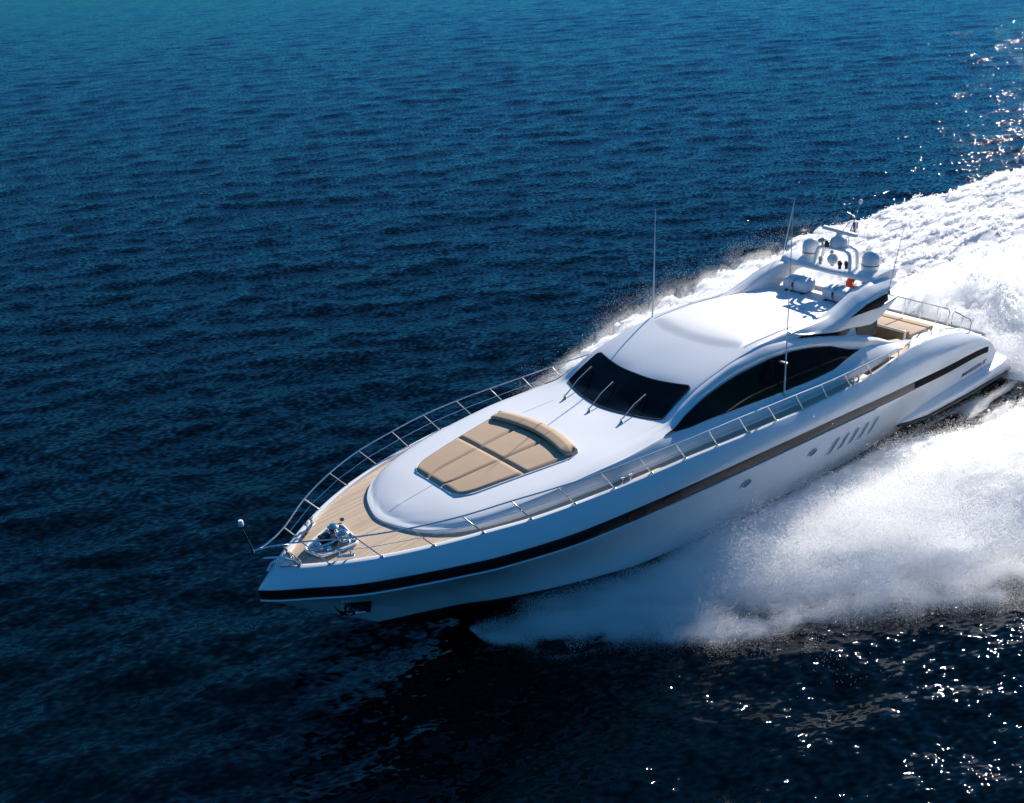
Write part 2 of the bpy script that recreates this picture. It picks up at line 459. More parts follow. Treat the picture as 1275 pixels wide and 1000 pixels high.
# lower hull as a height field y(x, z), for the fittings let into it
_L = lower.reshape(-1, 3)
def hull_y(x, z):
    d = (_L[:, 0] - x) ** 2 + 4 * (_L[:, 2] - z) ** 2
    i = np.argsort(d)[:5]; w = 1 / (d[i] + 1e-5)
    return float((_L[i, 1] * w).sum() / w.sum())
def hull_pt(x, z, off=0.0, sgn=1):
    y = hull_y(x, z); e = .15
    n = Vector((-(hull_y(x + e, z) - hull_y(x - e, z)) / (2 * e), 1, -(hull_y(x, z + e) - hull_y(x, z - e)) / (2 * e))).normalized()
    p = Vector((x, y, z)) + n * off
    return Vector((p.x, p.y * sgn, p.z))
SIDES = (1, -1)
def sub_rows(r0, r1, x1, x0, off, n=4):
    """strip of the stripe between two stations, lifted off the hull"""
    i = (r0[:, 0] <= x1 + .02) & (r0[:, 0] >= x0 - .02)
    a, b = r0[i], r1[i]
    out = []
    for k in range(n + 1):
        P = a * (1 - k / n) + b * (k / n); P = P.copy(); P[:, 1] = P[:, 1] + off * np.minimum(1, P[:, 1] / .1)
        out.append(P)
    out[0] = a; out[-1] = b
    return np.array(out)
for sgn in SIDES:
    g = (lambda P: P if sgn > 0 else mirror(P))
    mb = MB(); mb.grid(g(sub_rows(rB, rC, 27.5, 20.2, .015))); mb.build("bow_stripe", STRIPE, hull)
    mb = MB(); mb.grid(g(sub_rows(rB, rC, 20.2, 6.55, .012)))
    st = mb.build("stripe_panel", STRIPEG, hull)
    mb = MB(); mb.grid(g(sub_rows(rB * .97 + rC * .03, rC * .97 + rB * .03, 6.82, 1.35, .02))); mb.build("stripe_window", BLACK, hull)
    mb = MB()
    P = rC[(rC[:, 0] > 9)]; P = g(P + np.array([0, .012, -.012])); mb.tube(P, .022, 6); mb.build("rubbing_strake", GEL, hull)
    for xc in (19.15, 17.95):
        pts = []
        for k in range(28):
            t = 2 * math.pi * k / 28
            cx_, cz_ = abs(math.cos(t)) ** .5 * math.copysign(1, math.cos(t)) * .30, abs(math.sin(t)) ** .5 * math.copysign(1, math.sin(t)) * .105
            x = xc + cx_; zm = float(fBz(x)) - .15 + cz_
            pts.append((x, sgn * (float(fBy(x)) + .03), zm))
        mb = MB(); mb.prism(pts, (0, sgn * .012, 0)); mb.build("porthole", GLASS, hull)
    for xc, zc in ((14.99, 1.06), (12.08, .86)):
        n = (hull_pt(xc, zc, .1) - hull_pt(xc, zc, 0)).normalized(); n = Vector((n.x, n.y * sgn, n.z))
        ring = [hull_pt(xc + .19 * math.cos(t) - .05 * math.sin(t), zc + .10 * math.sin(t), .018, sgn) for t in [2 * math.pi * k / 20 for k in range(20)]]
        mb = MB(); mb.tube(ring, .022, 6, closed=True)
        fr = mb.build("fairlead", CHROME, hull)
        mb = MB(); mb.prism([hull_pt(xc + .17 * math.cos(t) - .05 * math.sin(t), zc + .085 * math.sin(t), .004, sgn) for t in [2 * math.pi * k / 20 for k in range(20)]], n * .006)
        mb.build("fairlead_opening", VENT, fr)
    for k in range(5):
        xc, zc = 10.98 - .515 * k, .60 - .028 * k
        def vp(u, v, off): return hull_pt(xc + u * .135 - v * .13, zc + v * .26, off, sgn)
        def rr_(n_, su, sv, off):
            o = []
            for q in range(n_):
                t = 2 * math.pi * q / n_
                o.append(vp(abs(math.cos(t)) ** .55 * math.copysign(su, math.cos(t)), abs(math.sin(t)) ** .4 * math.copysign(sv, math.sin(t)), off))
            return o
        n = (hull_pt(xc, zc, .1) - hull_pt(xc, zc, 0)).normalized(); n = Vector((n.x, n.y * sgn, n.z))
        mb = MB(); mb.prism(rr_(24, 1, 1, .014), n * .006)
        v_ = mb.build("engine_vent", VENT, hull)
        mb = MB(); mb.tube(rr_(24, 1.05, 1.04, .014), .016, 6, closed=True); mb.build("vent_rim", GEL, v_)
    # anchor pocket
    def ap(u, v, off): return hull_pt(26.02 - u * .78 - v * .05, 1.50 - v * .60 - u * .16, off, sgn)
    mb = MB()
    out = [ap(0, 0, .006), ap(.5, -.02, .006), ap(1, .0, .006), ap(1.08, .9, .006), ap(1.0, 1.0, .006), ap(.35, 1.0, .006)]
    mb.add(out, [tuple(range(6))]); mb.tube(out, .02, 6, closed=True)
    pk = mb.build("anchor_pocket", RUBBER, hull)
    mb = MB()
    inn = [ap(.38, .2, .02), ap(.95, .2, .02), ap(.98, .72, .02), ap(.45, .75, .02)]
    mb.add(inn, [(0, 1, 2, 3)]); mb.tube([ap(.28, .35, .05), ap(.45, .75, .06), ap(.95, .70, .05)], [.03, .05, .03], 8)
    mb.tube([ap(.40, .3, .06), ap(.60, .55, .09), ap(.42, .72, .06)], .035, 8)
    mb.build("anchor", CHROME, pk)

# name on the quarter
def lettering(txt, x0, z0, size, material, name, sgn):
    cu = bpy.data.curves.new(name, 'FONT'); cu.body = txt; cu.size = size; cu.shear = .35; cu.extrude = .004
    cu.space_character = 1.1
    tmp = bpy.data.objects.new("tmp", cu); COL.objects.link(tmp)
    me = bpy.data.meshes.new_from_object(tmp.evaluated_get(bpy.context.evaluated_depsgraph_get()))
    bpy.data.objects.remove(tmp); mb = MB()
    V = []
    for v in me.vertices:
        # writing runs aft on the port side, forward on the starboard side
        x = x0 - v.co.x if sgn > 0 else x0 - 1.55 + v.co.x
        z = z0 + v.co.y - (x0 - x) * .035
        V.append(hull_pt(x, z, .012 + v.co.z, sgn))
    mb.add(V, [tuple(p.vertices) for p in me.polygons]); bpy.data.meshes.remove(me)
    mb.build(name, material, hull, merge=False)
for sgn in SIDES:
    lettering("MANGUSTA", 3.3, .10, .25, PAINTINK, "name_lettering", sgn)
    lettering("92", 3.3 - 1.53 if sgn > 0 else 3.3, .06, .25, PAINTRED, "number_lettering", sgn) if sgn > 0 else None

# ------------------------------------------------------------------ swim platform and its side wings
mb = MB()
for sgn in SIDES:
    secs = []
    for x in np.concatenate([np.linspace(7.05, 6.3, 8), np.linspace(6.1, .2, 26), np.linspace(0.1, -.55, 8)]):
        zb = np.interp(x, [-.6, 0, 3.5, 6.6, 7.1], [-.66, -.62, -.40, -.34, -.30])
        th = np.interp(x, [-.6, -.2, 2, 5.5, 6.6, 7.05], [.22, .40, .33, .27, .16, .02])
        yo = np.interp(x, [-.55, -.4, -.1, .5, 3.5, 5.6, 6.5, 7.05], [2.55, 2.8, 3.02, 3.12, 3.24, 3.18, 3.02, 2.84])
        yi = 2.3
        zt = zb + th
        pr_ = [(yi, zt + .05)] + [(yo - .14 * th / .33 + .14 * th / .33 * math.sin(a), zt - th * .5 + th * .5 * math.cos(a)) for a in np.linspace(0, math.pi * .62, 7)] + [(yo - .02, zb), (yi, zb - .03)]
        secs.append([(x, sgn * y, z) for y, z in pr_])
    mb.grid(np.array(secs), cv=True)
    for e in (0, -1): mb.add(secs[e], [tuple(range(len(secs[e])))])
mb.box((.15, 0, -.42), (1.3, 4.9, .34), .08)
plat = mb.build("swim_platform", GEL, yacht, angle=50)
for sgn in SIDES:
    P = []
    for x in np.linspace(6.95, -.55, 50):
        zb = np.interp(x, [-.6, 0, 3.5, 6.6, 7.1], [-.66, -.62, -.40, -.34, -.30])
        yo = np.interp(x, [-.55, -.4, -.1, .5, 3.5, 5.6, 6.5, 7.05], [2.55, 2.8, 3.02, 3.12, 3.24, 3.18, 3.02, 2.84])
        P.append((x, sgn * (yo + .0), zb - .015))
    mb = MB(); mb.tube(P, .062, 8); mb.build("platform_fender", RUBBER, plat)
mb = MB(); mb.box((.1, 0, -.235), (1.0, 4.3, .02), .004); mb.build("platform_teak", TEAK, plat)

# ------------------------------------------------------------------ deck and bulwark
mb = MB()
Yin = lambda x: np.maximum(fAy(np.minimum(x + .10, 26.95)) - .085, 0)
for sgn in SIDES:
    xs = 26.95 + (3.0 - 26.95) * np.linspace(0, 1, 140) ** 1.4
    xi = 26.84 + (3.0 - 26.84) * np.linspace(0, 1, 140) ** 1.4
    o = np.stack([xs, sgn * fAy(xs), fAz(xs)], -1)
    i1 = np.stack([xi, sgn * Yin(xi), fAz(xi) + .01], -1)
    mid_ = (o + i1) / 2 + np.array([0, 0, .022])
    i2 = i1 - np.array([0, 0, .12]); i2[:, 1] *= .995
    mb.grid(np.array([o, mid_, i1, i2]))
mb.build("bulwark_cap", GEL, yacht, angle=50)
dk = lambda x: fAz(x) - .075
mb = MB()
xs = 26.80 + (8.9 - 26.80) * np.linspace(0, 1, 110) ** 1.3
mb.grid(np.array([[(x, float(Yin(x)) * t, float(dk(x)) + .05 * (1 - t * t) * min(1, float(Yin(x)))) for t in np.linspace(-1, 1, 25)] for x in xs]))
foredeck = mb.build("teak_deck", TEAK, yacht)
mb = MB()
aftdk = lambda x: np.interp(x, [0.8, 9.3], [.93, 1.55])
xs = np.linspace(9.2, 1.25, 30)
mb.grid(np.array([[(x, float(Yin(x)) * t * .99, float(aftdk(x))) for t in np.linspace(-1, 1, 15)] for x in xs]))
aft_deck = mb.build("aft_deck", TEAK, yacht)
# inner bulwark walls round the after deck
mb = MB()
for sgn in SIDES:
    xs = np.linspace(9.2, 1.2, 40)
    mb.grid(np.array([[(x, sgn * (float(Yin(x)) - .0), float(fAz(x)) - .10 if q == 0 else float(aftdk(x)) - .02) for x in xs] for q in (0, 1)]))
    # rounded quarter top, rolling inboard
    P = []
    for x in np.linspace(7.0, .9, 40):
        y0, z0 = float(fAy(x)), float(fAz(x))
        w = float(smooth(7.0, 5.2, x)) * .52
        P.append([(x, sgn * (y0 - w * t), z0 + .05 * math.sin(t * math.pi * .6) * min(1, w * 3)) for t in np.linspace(0, 1, 6)] + [(x, sgn * (y0 - w), float(aftdk(x)) - .02)])
    mb.grid(np.array(P))
mb.grid(np.array([[(1.22, t * 2.6, z) for t in np.linspace(-1, 1, 9)] for z in (.2, .9, 1.02)]))
mb.build("quarter_coaming", GEL, yacht, angle=45)

# ------------------------------------------------------------------ coachroof and deckhouse
Yb_knots = [(24.42, 0), (24.37, .31), (24.27, .62), (24.12, .95), (23.79, 1.38), (23.4, 1.69), (22.8, 1.96), (22.2, 2.12), (21.62, 2.24), (20.82, 2.35), (19.86, 2.43), (18.72, 2.51), (17, 2.57), (15, 2.6), (12, 2.6), (8.4, 2.58), (7, 2.5), (5, 2.3)]
_w = [math.sqrt(24.42 - a) for a, b in Yb_knots]
_fb = pchip(_w, [b for a, b in Yb_knots])
Ybase = lambda x: _fb(np.sqrt(np.maximum(24.42 - np.asarray(x, float), 0)))
zc_f = pchip([24.42, 23.9, 22.9, 21, 19.5, 18.2, 17.3, 16.9, 15.87, 15, 14.1, 13, 12, 11, 10, 9, 8.4], [2.93, 2.99, 3.10, 3.18, 3.20, 3.175, 3.12, 3.24, 3.66, 3.88, 4.04, 4.14, 4.12, 4.04, 3.92, 3.78, 3.69])
DX = [0, .015, .04, .08, .14, .22, .32, .43, .56, .62]
RY = [1, .985, .965, .94, .90, .84, .74, .60, .33, 0]
DROP = [0, 0, .135, .115, .085, .06, .04, .022, .006, 0]
KX = [17.6, 16.95, 16.3, 15.6, 14.8, 14, 13, 12, 11, 10, 9.2, 8.4]
TY = {1: [2.5, 2.52, 2.54, 2.55, 2.55, 2.55, 2.55, 2.55, 2.55, 2.54, 2.53, 2.5],
      2: [2.36, 2.33, 2.33, 2.33, 2.33, 2.33, 2.33, 2.33, 2.33, 2.32, 2.31, 2.31],
      3: [2.28, 2.22, 2.16, 2.11, 2.09, 2.08, 2.08, 2.09, 2.11, 2.15, 2.19, 2.24],
      4: [2.2, 2.11, 2.09, 2.08, 2.07, 2.06, 2.07, 2.09, 2.12, 2.17, 2.21, 2.26],
      5: [2.1, 2.02, 2.0, 1.99, 1.98, 1.98, 1.99, 2.0, 2.03, 2.06, 2.09, 2.14],
      6: [1.9, 1.87, 1.87, 1.87, 1.88, 1.88, 1.89, 1.90, 1.92, 1.94, 1.95, 1.98],
      7: [1.75, 1.76, 1.76, 1.76, 1.76, 1.76, 1.76, 1.76, 1.76, 1.76, 1.76, 1.76],
      8: [.95] * 12, 9: [0] * 12}
TZ = {1: [2.80, 2.78, 2.74, 2.70, 2.64, 2.58, 2.51, 2.45, 2.38, 2.33, 2.30, 2.28],
      2: [3.04, 3.02, 2.99, 2.95, 2.87, 2.79, 2.69, 2.60, 2.53, 2.50, 2.52, 2.60],
      3: [3.08, 3.10, 3.28, 3.46, 3.59, 3.66, 3.67, 3.60, 3.43, 3.18, 2.94, 2.70],
      4: [3.11, 3.14, 3.36, 3.57, 3.71, 3.80, 3.81, 3.74, 3.57, 3.33, 3.10, 2.86],
      5: [3.13, 3.17, 3.41, 3.65, 3.82, 3.92, 3.93, 3.86, 3.69, 3.45, 3.22, 2.98],
      6: [3.13, 3.15, 3.40, 3.66, 3.85, 3.97, 4.02, 3.93, 3.73, 3.48, 3.24, 3.0],
      7: [3.14, 3.16, 3.42, 3.69, 3.88, 4.01, 4.10, 4.08, 3.99, 3.86, 3.72, 3.60],
      8: [3.16, 3.17, 3.44, 3.73, 3.91, 4.03, 4.13, 4.11, 4.03, 3.91, 3.77, 3.67]}
fTY = {k: pchip(KX, v) for k, v in TY.items()}
fTZ = {k: pchip(KX, v) for k, v in TZ.items()}
def rowY(i, X):
    X = np.asarray(X, float)
    fore = Ybase(np.minimum(X + DX[i], 24.42)) * RY[i]
    if i == 0: return Ybase(X)
    b = smooth(17.6, 19.6, X)
    return fTY[i](np.minimum(X, 17.6)) * (1 - b) + fore * b
def rowZ(i, X):
    X = np.asarray(X, float)
    base = dk(np.minimum(X, 26.9))
    if i == 0: return base - .03
    if i == 9: return zc_f(X)
    zf = zc_f(X) - DROP[i] if i > 1 else base + .09 + .07 * smooth(24.2, 22.0, X)
    if i > 1: zf = np.maximum(zf - (.02 if i == 2 else 0), base + .105 + .075 * smooth(24.2, 22.0, X) + (i - 2) * .007)
    b = smooth(17.6, 19.6, X)
    return fTZ[i](np.minimum(X, 17.6)) * (1 - b) + zf * b
XEND = 8.4
g_ = np.concatenate([np.linspace(0, 1, 40) ** 2.2 * .16, np.linspace(.16, 1, 101)[1:]])
rows = []
for i in range(10):
    xn = 24.42 - DX[i]
    X = xn + (XEND - xn) * g_
    Y = rowY(i, X); Y[0] = 0
    rows.append(np.stack([X, Y, rowZ(i, X)], -1))
tt = np.concatenate([np.linspace(0, 6, 43), np.linspace(6, 9, 13)[1:]])
SUPER = catmull(rows, tt)
SUPER[:, 0, 1] = 0; SUPER[-1, :, 1] = 0
mb = MB(); mb.grid(SUPER); mb.grid(mirror(SUPER))
endp = [tuple(p) for p in SUPER[:, -1]]
mb.add(endp + [(p[0], -p[1], p[2]) for p in endp[::-1]], [tuple(range(2 * len(endp)))])
house = mb.build("deckhouse", GEL, yacht, angle=42)

def surf(t, x):
    """point on the deckhouse at row parameter t and station x (x < 17.6)"""
    i = int(min(max(math.floor(t), 0), 8)); R = []
    for k in (i - 1, i, i + 1, i + 2):
        k = min(max(k, 0), 9); R.append(np.array([x, float(rowY(k, x)), float(rowZ(k, x))]))
    u = t - i; p0, p1, p2, p3 = R
    return 0.5 * (2 * p1 + (p2 - p0) * u + (2 * p0 - 5 * p1 + 4 * p2 - p3) * u * u + (3 * p1 - p0 - 3 * p2 + p3) * u ** 3)
from mathutils.bvhtree import BVHTree
_hv = [Vector(p) for p in np.concatenate([SUPER.reshape(-1, 3), mirror(SUPER).reshape(-1, 3)])]
_n, _m = SUPER.shape[:2]
_hf = [(i * _m + j + o, i * _m + j + 1 + o, (i + 1) * _m + j + 1 + o, (i + 1) * _m + j + o) for o in (0, _n * _m) for i in range(_n - 1) for j in range(_m - 1)]
_bvh = BVHTree.FromPolygons(_hv, _hf)
def roof_z(x, y):
    h = _bvh.ray_cast(Vector((x, y if abs(y) > .002 else .002, 20)), Vector((0, 0, -1)))
    return h[0].z if h[0] else 2.9
fore_z = roof_z

# windscreen: from a bowed lower edge to the roof brow
def ws_pt(u, v, off):
    hw = 1.74 + .04 * (1 - v)
    hw = hw - .10 * (max(0, abs(v - .5) * 2 - .86) / .14) ** 2
    y = u * hw
    xb = 17.28 - .42 * abs(u) ** 2.2; xt = 15.92 - .30 * abs(u) ** 2.0
    x = xb + (xt - xb) * v
    e = .05
    z = roof_z(x, y)
    n = Vector((-(roof_z(x + e, y) - roof_z(x - e, y)) / (2 * e), -(roof_z(x, y + e) - roof_z(x, y - e)) / (2 * e), 1)).normalized()
    return Vector((x, y, z)) + n * off
mb = MB()
us, vs = np.linspace(-1, 1, 81), np.linspace(0, 1, 33)
mb.grid(np.array([[ws_pt(u, v, .02) for u in us] for v in vs]))
wsc = mb.build("windscreen", GLASS, house)
mb = MB()
edge = [ws_pt(u, 0, .014) for u in us] + [ws_pt(1, v, .014) for v in vs[1:]] + [ws_pt(u, 1, .014) for u in us[::-1][1:]] + [ws_pt(-1, v, .014) for v in vs[::-1][1:-1]]
mb.tube(edge, .02, 6, closed=True); mb.build("windscreen_seal", RUBBER, wsc)

# wipers: pivot on the coachroof, long blade lying up the glass
for yb, ut, vt in ((-1.02, -.78, .62), (.02, -.16, .60), (1.12, .50, .58)):
    xb = 17.72 - .08 * abs(yb) ** 2
    p0 = Vector((xb, yb, fore_z(xb, yb)))
    tip = ws_pt(ut, vt, .13)
    w = empty("windscreen_wiper", p0, yacht)
    mb = MB(); mb.lathe(p0, [(.05, -.01), (.05, .03), (.032, .05), (.028, .12), (.0, .13)], 12); mb.build("pivot", STEEL, w)
    el = p0 + Vector((-.10, -.01, .13))
    mb = MB(); mb.tube([p0 + Vector((0, 0, .10)), el, p0.lerp(tip, .5) + Vector((0, 0, .10)), tip], [.020, .018, .013, .010], 8); mb.build("arm", STEEL, w)
    d = (tip - p0).normalized()
    mb = MB(); mb.tube([p0 + d * (tip - p0).length * .45 + Vector((0, 0, .03)), tip - Vector((0, 0, .05)) + d * .05], .014, 6); mb.build("blade", DARKM, w)

# side windows: an almond from the windscreen pillar aft
def side_window(sgn):
    xs = np.linspace(17.25, 8.62, 90); G = []
    for x in xs:
        q = (17.25 - x) / (17.25 - 8.62)
        op = min(1, (q / .10) ** .7 if q < .10 else 1, ((1 - q) / .16) ** .8 if q > .84 else 1)
        c = 2.5; h = .5 * op
        col = []
        for v in np.linspace(-1, 1, 9):
            p = surf(c + v * h, x); e = .02
            a, b = surf(c + v * h + e, x), surf(c + v * h - e, x)
            n = Vector((0, a[2] - b[2], -(a[1] - b[1]))).normalized()
            col.append(Vector(p) + n * .014)
        G.append([(p.x, p.y * sgn, p.z) for p in col])
    return np.array(G)
for sgn in SIDES:
    G = side_window(sgn)
    mb = MB(); mb.grid(G); sw = mb.build("side_window", GLASS, house)
    mb = MB(); mb.tube(np.concatenate([G[:, 0], G[::-1, -1][1:-1]]), .013, 6, closed=True); mb.build("window_seal", RUBBER, sw)

# raised roof panel with a soft rim, bowed forward edge
def panel_pt(u, v):
    xf = 14.05 - .42 * abs(u) ** 2.2
    x = xf + (9.35 - xf) * v
    y = u * 1.64
    edge = min(v * (xf - 9.35) / .6, (1 - abs(u)) * 1.6 / .22, (1 - v) * 6 / .1, 1)
    lift = .048 * float(smooth(0, 1, edge)) - .004
    return (x, y, roof_z(x, y) + lift)
mb = MB()
uu = np.concatenate([np.linspace(-1, -.9, 8), np.linspace(-.9, .9, 24)[1:-1], np.linspace(.9, 1, 8)])
vv = np.concatenate([np.linspace(0, .2, 16), np.linspace(.2, 1, 30)[1:]])
mb.grid(np.array([[panel_pt(u, v) for u in uu] for v in vv]))
mb.build("roof_panel", GELM, house, angle=60)
for sgn in SIDES:
    mb = MB(); mb.tube([(x, sgn * 1.665, roof_z(x, 1.665) + .003) for x in np.linspace(13.4, 9.5, 24)], .009, 6); mb.build("roof_seam", VENT, house)

# ------------------------------------------------------------------ bow sun pad let into the coachroof
pad_out = []
PADX0, PADX1 = 22.78, 19.5
def pad_hw(x):
    q = (PADX0 - x) / (PADX0 - PADX1)
    hw = .98 + (1.62 - .98) * q ** .85
    if q < .15: hw *= .70 + .30 * math.sqrt(1 - (1 - q / .15) ** 2)
    if q > .86: hw *= 1 - .13 * ((q - .86) / .14) ** 2
    return hw
def pad_front(y): return PADX0 - .06 * (y / .95) ** 2
pad = empty("bow_sun_pad", (21.0, 0, 3.2), yacht)
tag(pad)
mb = MB()
rim = [(x, pad_hw(x), fore_z(x, pad_hw(x)) + .012) for x in np.linspace(PADX0, PADX1, 30)] + [(PADX1 - .34 + .32 * t * t, t * 1.47, fore_z(PADX1 - .34 + .32 * t * t, t * 1.47) + .012) for t in np.linspace(.98, -.98, 18)] + [(x, -pad_hw(x), fore_z(x, pad_hw(x)) + .012) for x in np.linspace(PADX1, PADX0, 30)]
mb.tube(rim, .018, 6, closed=True); mb.build("pad_rim", GEL, pad)
mb = MB()
mb.grid(np.array([[(x, pad_hw(x) * t, fore_z(x, pad_hw(x) * t) + .008) for t in np.linspace(-1, 1, 13)] for x in np.linspace(PADX0 - .01, PADX1 - .1, 20)])); mb.build("pad_base", SEAM, pad)
xcuts = [PADX0 - .01, 21.05, PADX1 + .12]
for a, b in zip(xcuts[:-1], xcuts[1:]):
    for k in range(3):
        t0, t1 = -1 + 2 * k / 3, -1 + 2 * (k + 1) / 3
        mb = MB(); G = []
        nx, ny = 22, 18
        for q in np.linspace(0, 1, nx):
            x = a - .006 + (b - a + .012) * q
            line = []
            for s_ in np.linspace(0, 1, ny):
                y = (t0 + (t1 - t0) * s_) * (pad_hw(x) - .03)
                y += .005 * (1 - 2 * s_)
                ed = min(q, 1 - q) * abs(a - b) ; ed2 = min(s_, 1 - s_) * pad_hw(x) * .667
                d = min(ed, ed2)
                puff = .055 * (1 - math.exp(-d / .009)) + .006 * math.sin(math.pi * q) * math.sin(math.pi * s_)
                wr = .006 * (fbm(x * 2.3, y * 2.3, 0, 5, 3) - .5) * min(1, d / .1)
                line.append((x, y, fore_z(x, y) + .012 + puff + wr))
            G.append(line)
        mb.grid(np.array(G)); mb.build("cushion", TAN, pad, angle=70)
# wedge-shaped headrest across the curved after edge, three sections
for k in range(3):
    t0, t1 = -.985 + 1.97 * k / 3 + .003, -.985 + 1.97 * (k + 1) / 3 - .003
    mb = MB(); G = []
    for s_ in np.linspace(0, 1, 24):
        t = t0 + (t1 - t0) * s_
        y = t * 1.52; xa = PADX1 - .30 + .30 * t * t; zb = fore_z(xa, y)
        hh = .22 * (1 - .5 * max(0, (abs(t) - .82) / .165) ** 2); wd = .50 * (1 - .25 * max(0, (abs(t) - .8) / .185) ** 2)
        sq = .012 * max(0, (abs(s_ - .5) * 2 - .95) / .05) ** 2
        # low after edge, crowned top, steep front face
        G.append([(xa, y, zb + .0), (xa + .01, y, zb + .10 - sq), (xa + .06, y, zb + .17 - sq), (xa + .16, y, zb + hh * .93 - sq), (xa + .24, y, zb + hh - sq), (xa + .32, y, zb + hh * .96 - sq), (xa + wd - .03, y, zb + hh * .84 - sq), (xa + wd, y, zb + hh * .62), (xa + wd - .05, y, zb + .07), (xa + wd - .12, y, zb + .0)])
    G = catmull([np.array(r) for r in np.array(G).transpose(1, 0, 2)], np.linspace(0, 9, 40)).transpose(1, 0, 2)
    mb.grid(G)
    for e in (0, -1): mb.add(G[e], [tuple(range(40))])
    mb.build("headrest", TAN, pad, angle=60)

# joint lines in the coachroof moulding
for y, xa, xb in ((.05, 24.1, 22.86), (-1.2, 19.0, 17.9)):
    mb = MB(); mb.tube([(x, y, roof_z(x, y) + .001) for x in np.linspace(xa, xb, 14)], .005, 5); mb.build("moulding_joint", VENT, house)

# ------------------------------------------------------------------ guard rails
ST = [(26.1, .81, 2.82, 26.49, .40, 3.41), (25.15, 1.41, 2.84, 25.60, 1.10, 3.44), (24.11, 1.88, 2.85, 24.59, 1.69, 3.46), (23.01, 2.24, 2.84, 23.51, 2.13, 3.47),
      (21.87, 2.53, 2.80, 22.35, 2.41, 3.46), (20.7, 2.72, 2.77, 21.19, 2.66, 3.42), (19.51, 2.82, 2.71, 19.99, 2.82, 3.35), (18.31, 2.89, 2.65, 18.78, 2.89, 3.28),
      (17.12, 2.93, 2.59, 17.56, 2.93, 3.20), (15.94, 2.97, 2.51, 16.38, 2.97, 3.13), (14.74, 3.0, 2.42, 15.2, 2.98, 3.05), (13.55, 3.02, 2.34, 14.02, 2.99, 2.96),
      (12.37, 3.02, 2.25, 12.81, 3.0, 2.87), (11.21, 3.01, 2.19, 11.63, 3.0, 2.77), (10.03, 2.99, 2.15, 10.5, 2.99, 2.70), (8.88, 2.95, 2.14, 9.3, 2.95, 2.63), (7.85, 2.90, 2.16, 8.1, 2.9, 2.55)]
for sgn in SIDES:
    tops = [(27.42, 0, 3.43)] + [(27.1, sgn * .06, 3.42)] + [(t[3], sgn * t[4], t[5]) for t in ST] + [(7.5, sgn * 2.88, 2.50)]
    P = catmull([np.array([p]) for p in tops], np.linspace(0, len(tops) - 1, 110))[:, 0]
    mb = MB(); mb.tube(P[1:] if sgn > 0 else P, .0175, 8)
    if True: mb.tube([tops[-1], (7.42, sgn * 2.88, 2.3), (7.42, sgn * 2.87, 2.15)], .02, 8)
    rail = mb.build("guard_rail", CHROME, yacht)
    mids = [((t[0] + t[3]) / 2, sgn * (t[1] + t[4]) / 2, (t[2] + t[5]) / 2) for t in ST]
    mb = MB(); mb.tube(mids, .007, 6); mb.build("middle_wire", CHROME, rail)
    for t in ST:
        mb = MB(); b = Vector((t[0], sgn * (t[1] - .05), t[2])); tp = Vector((t[3], sgn * t[4], t[5]))
        mb.tube([b, tp], .0135, 8); mb.lathe(b, [(.045, -.01), (.045, .012), (.02, .03)], 10)
        mb.build("stanchion", CHROME, rail)
# jackstaff with lamp at the pulpit
mb = MB(); mb.tube([(27.42, 0, 3.38), (27.44, 0, 3.55), (27.55, 0, 4.12)], [.03, .02, .014], 8); js = mb.build("jackstaff", CHROME, yacht)
mb = MB(); mb.lathe((27.55, 0, 4.10), [(.02, 0), (.045, .02), (.055, .05), (.055, .13), (.04, .16), (0, .165)], 16); mb.build("bow_lamp", GELM, js)
# ------------------------------------------------------------------ foredeck gear
mb = MB(); mb.prism([(26.93, 0, 2.805), (26.62, .36, 2.805), (26.5, .40, 2.805), (26.5, -.40, 2.805), (26.62, -.36, 2.805)], (0, 0, .012)); plate = mb.build("stem_plate", STEEL, yacht)
for y in (.30, .12, -.12, -.30):
    mb = MB(); mb.tube([(26.62 - abs(y) * .2, y, 2.80), (26.63 - abs(y) * .2, y * 1.02, 2.92), (26.68 - abs(y) * .2, y, 3.0)], [.035, .03, .022], 8); mb.build("bollard", CHROME, plate)
mb = MB(); mb.tube([(26.62, .36, 2.82), (26.72, .34, 3.02), (26.95, .22, 3.16), (27.25, .05, 3.20)], .025, 8); mb.build("fairlead_arm", CHROME, plate)
mb = MB(); mb.tube([(27.15, -.16, 2.70), (27.0, -.22, 2.80), (26.85, -.24, 2.82)], .03, 8); mb.build("bow_roller", CHROME, plate)
well = empty("anchor_windlass", (25.6, .08, 2.84), yacht)
def rounded(poly, r=.12, n=6):
    out = []; N = len(poly)
    for i in range(N):
        p, a, b = Vector(poly[i]), Vector(poly[i - 1]), Vector(poly[(i + 1) % N])
        d1, d2 = (a - p).normalized() * r, (b - p).normalized() * r
        for k in range(n + 1):
            t = k / n; out.append((p + d1) * (1 - t) ** 2 + p * 2 * t * (1 - t) + (p + d2) * t * t)
    return out
wz = 2.845
wq = [(26.25, -.14, wz), (26.10, .42, wz), (25.22, .52, wz), (25.12, -.42, wz), (25.5, -.5, wz)]
rq = rounded(wq, .16)
mb = MB(); mb.tube(rq, .032, 8, closed=True); mb.build("well_rim", GEL, well)
mb = MB(); mb.prism([(p[0], p[1], wz - .01) for p in rq], (0, 0, .014)); mb.build("well_tray", STEEL, well)
for cx_, cy_, h in ((25.45, -.18, .26), (25.42, .22, .26)):
    mb = MB(); mb.lathe((cx_, cy_, wz), [(.13, 0), (.13, .04), (.085, .06), (.075, .12), (.10, .16), (.13, .18), (.13, .21), (.06, h), (0, h + .01)], 18); mb.build("windlass_drum", CHROME, well)
mb = MB(); mb.box((25.72, -.12, wz + .07), (.26, .2, .13), .03); mb.box((25.6, .08, wz + .06), (.16, .16, .12), .03); mb.build("gearbox", DARKM, well)
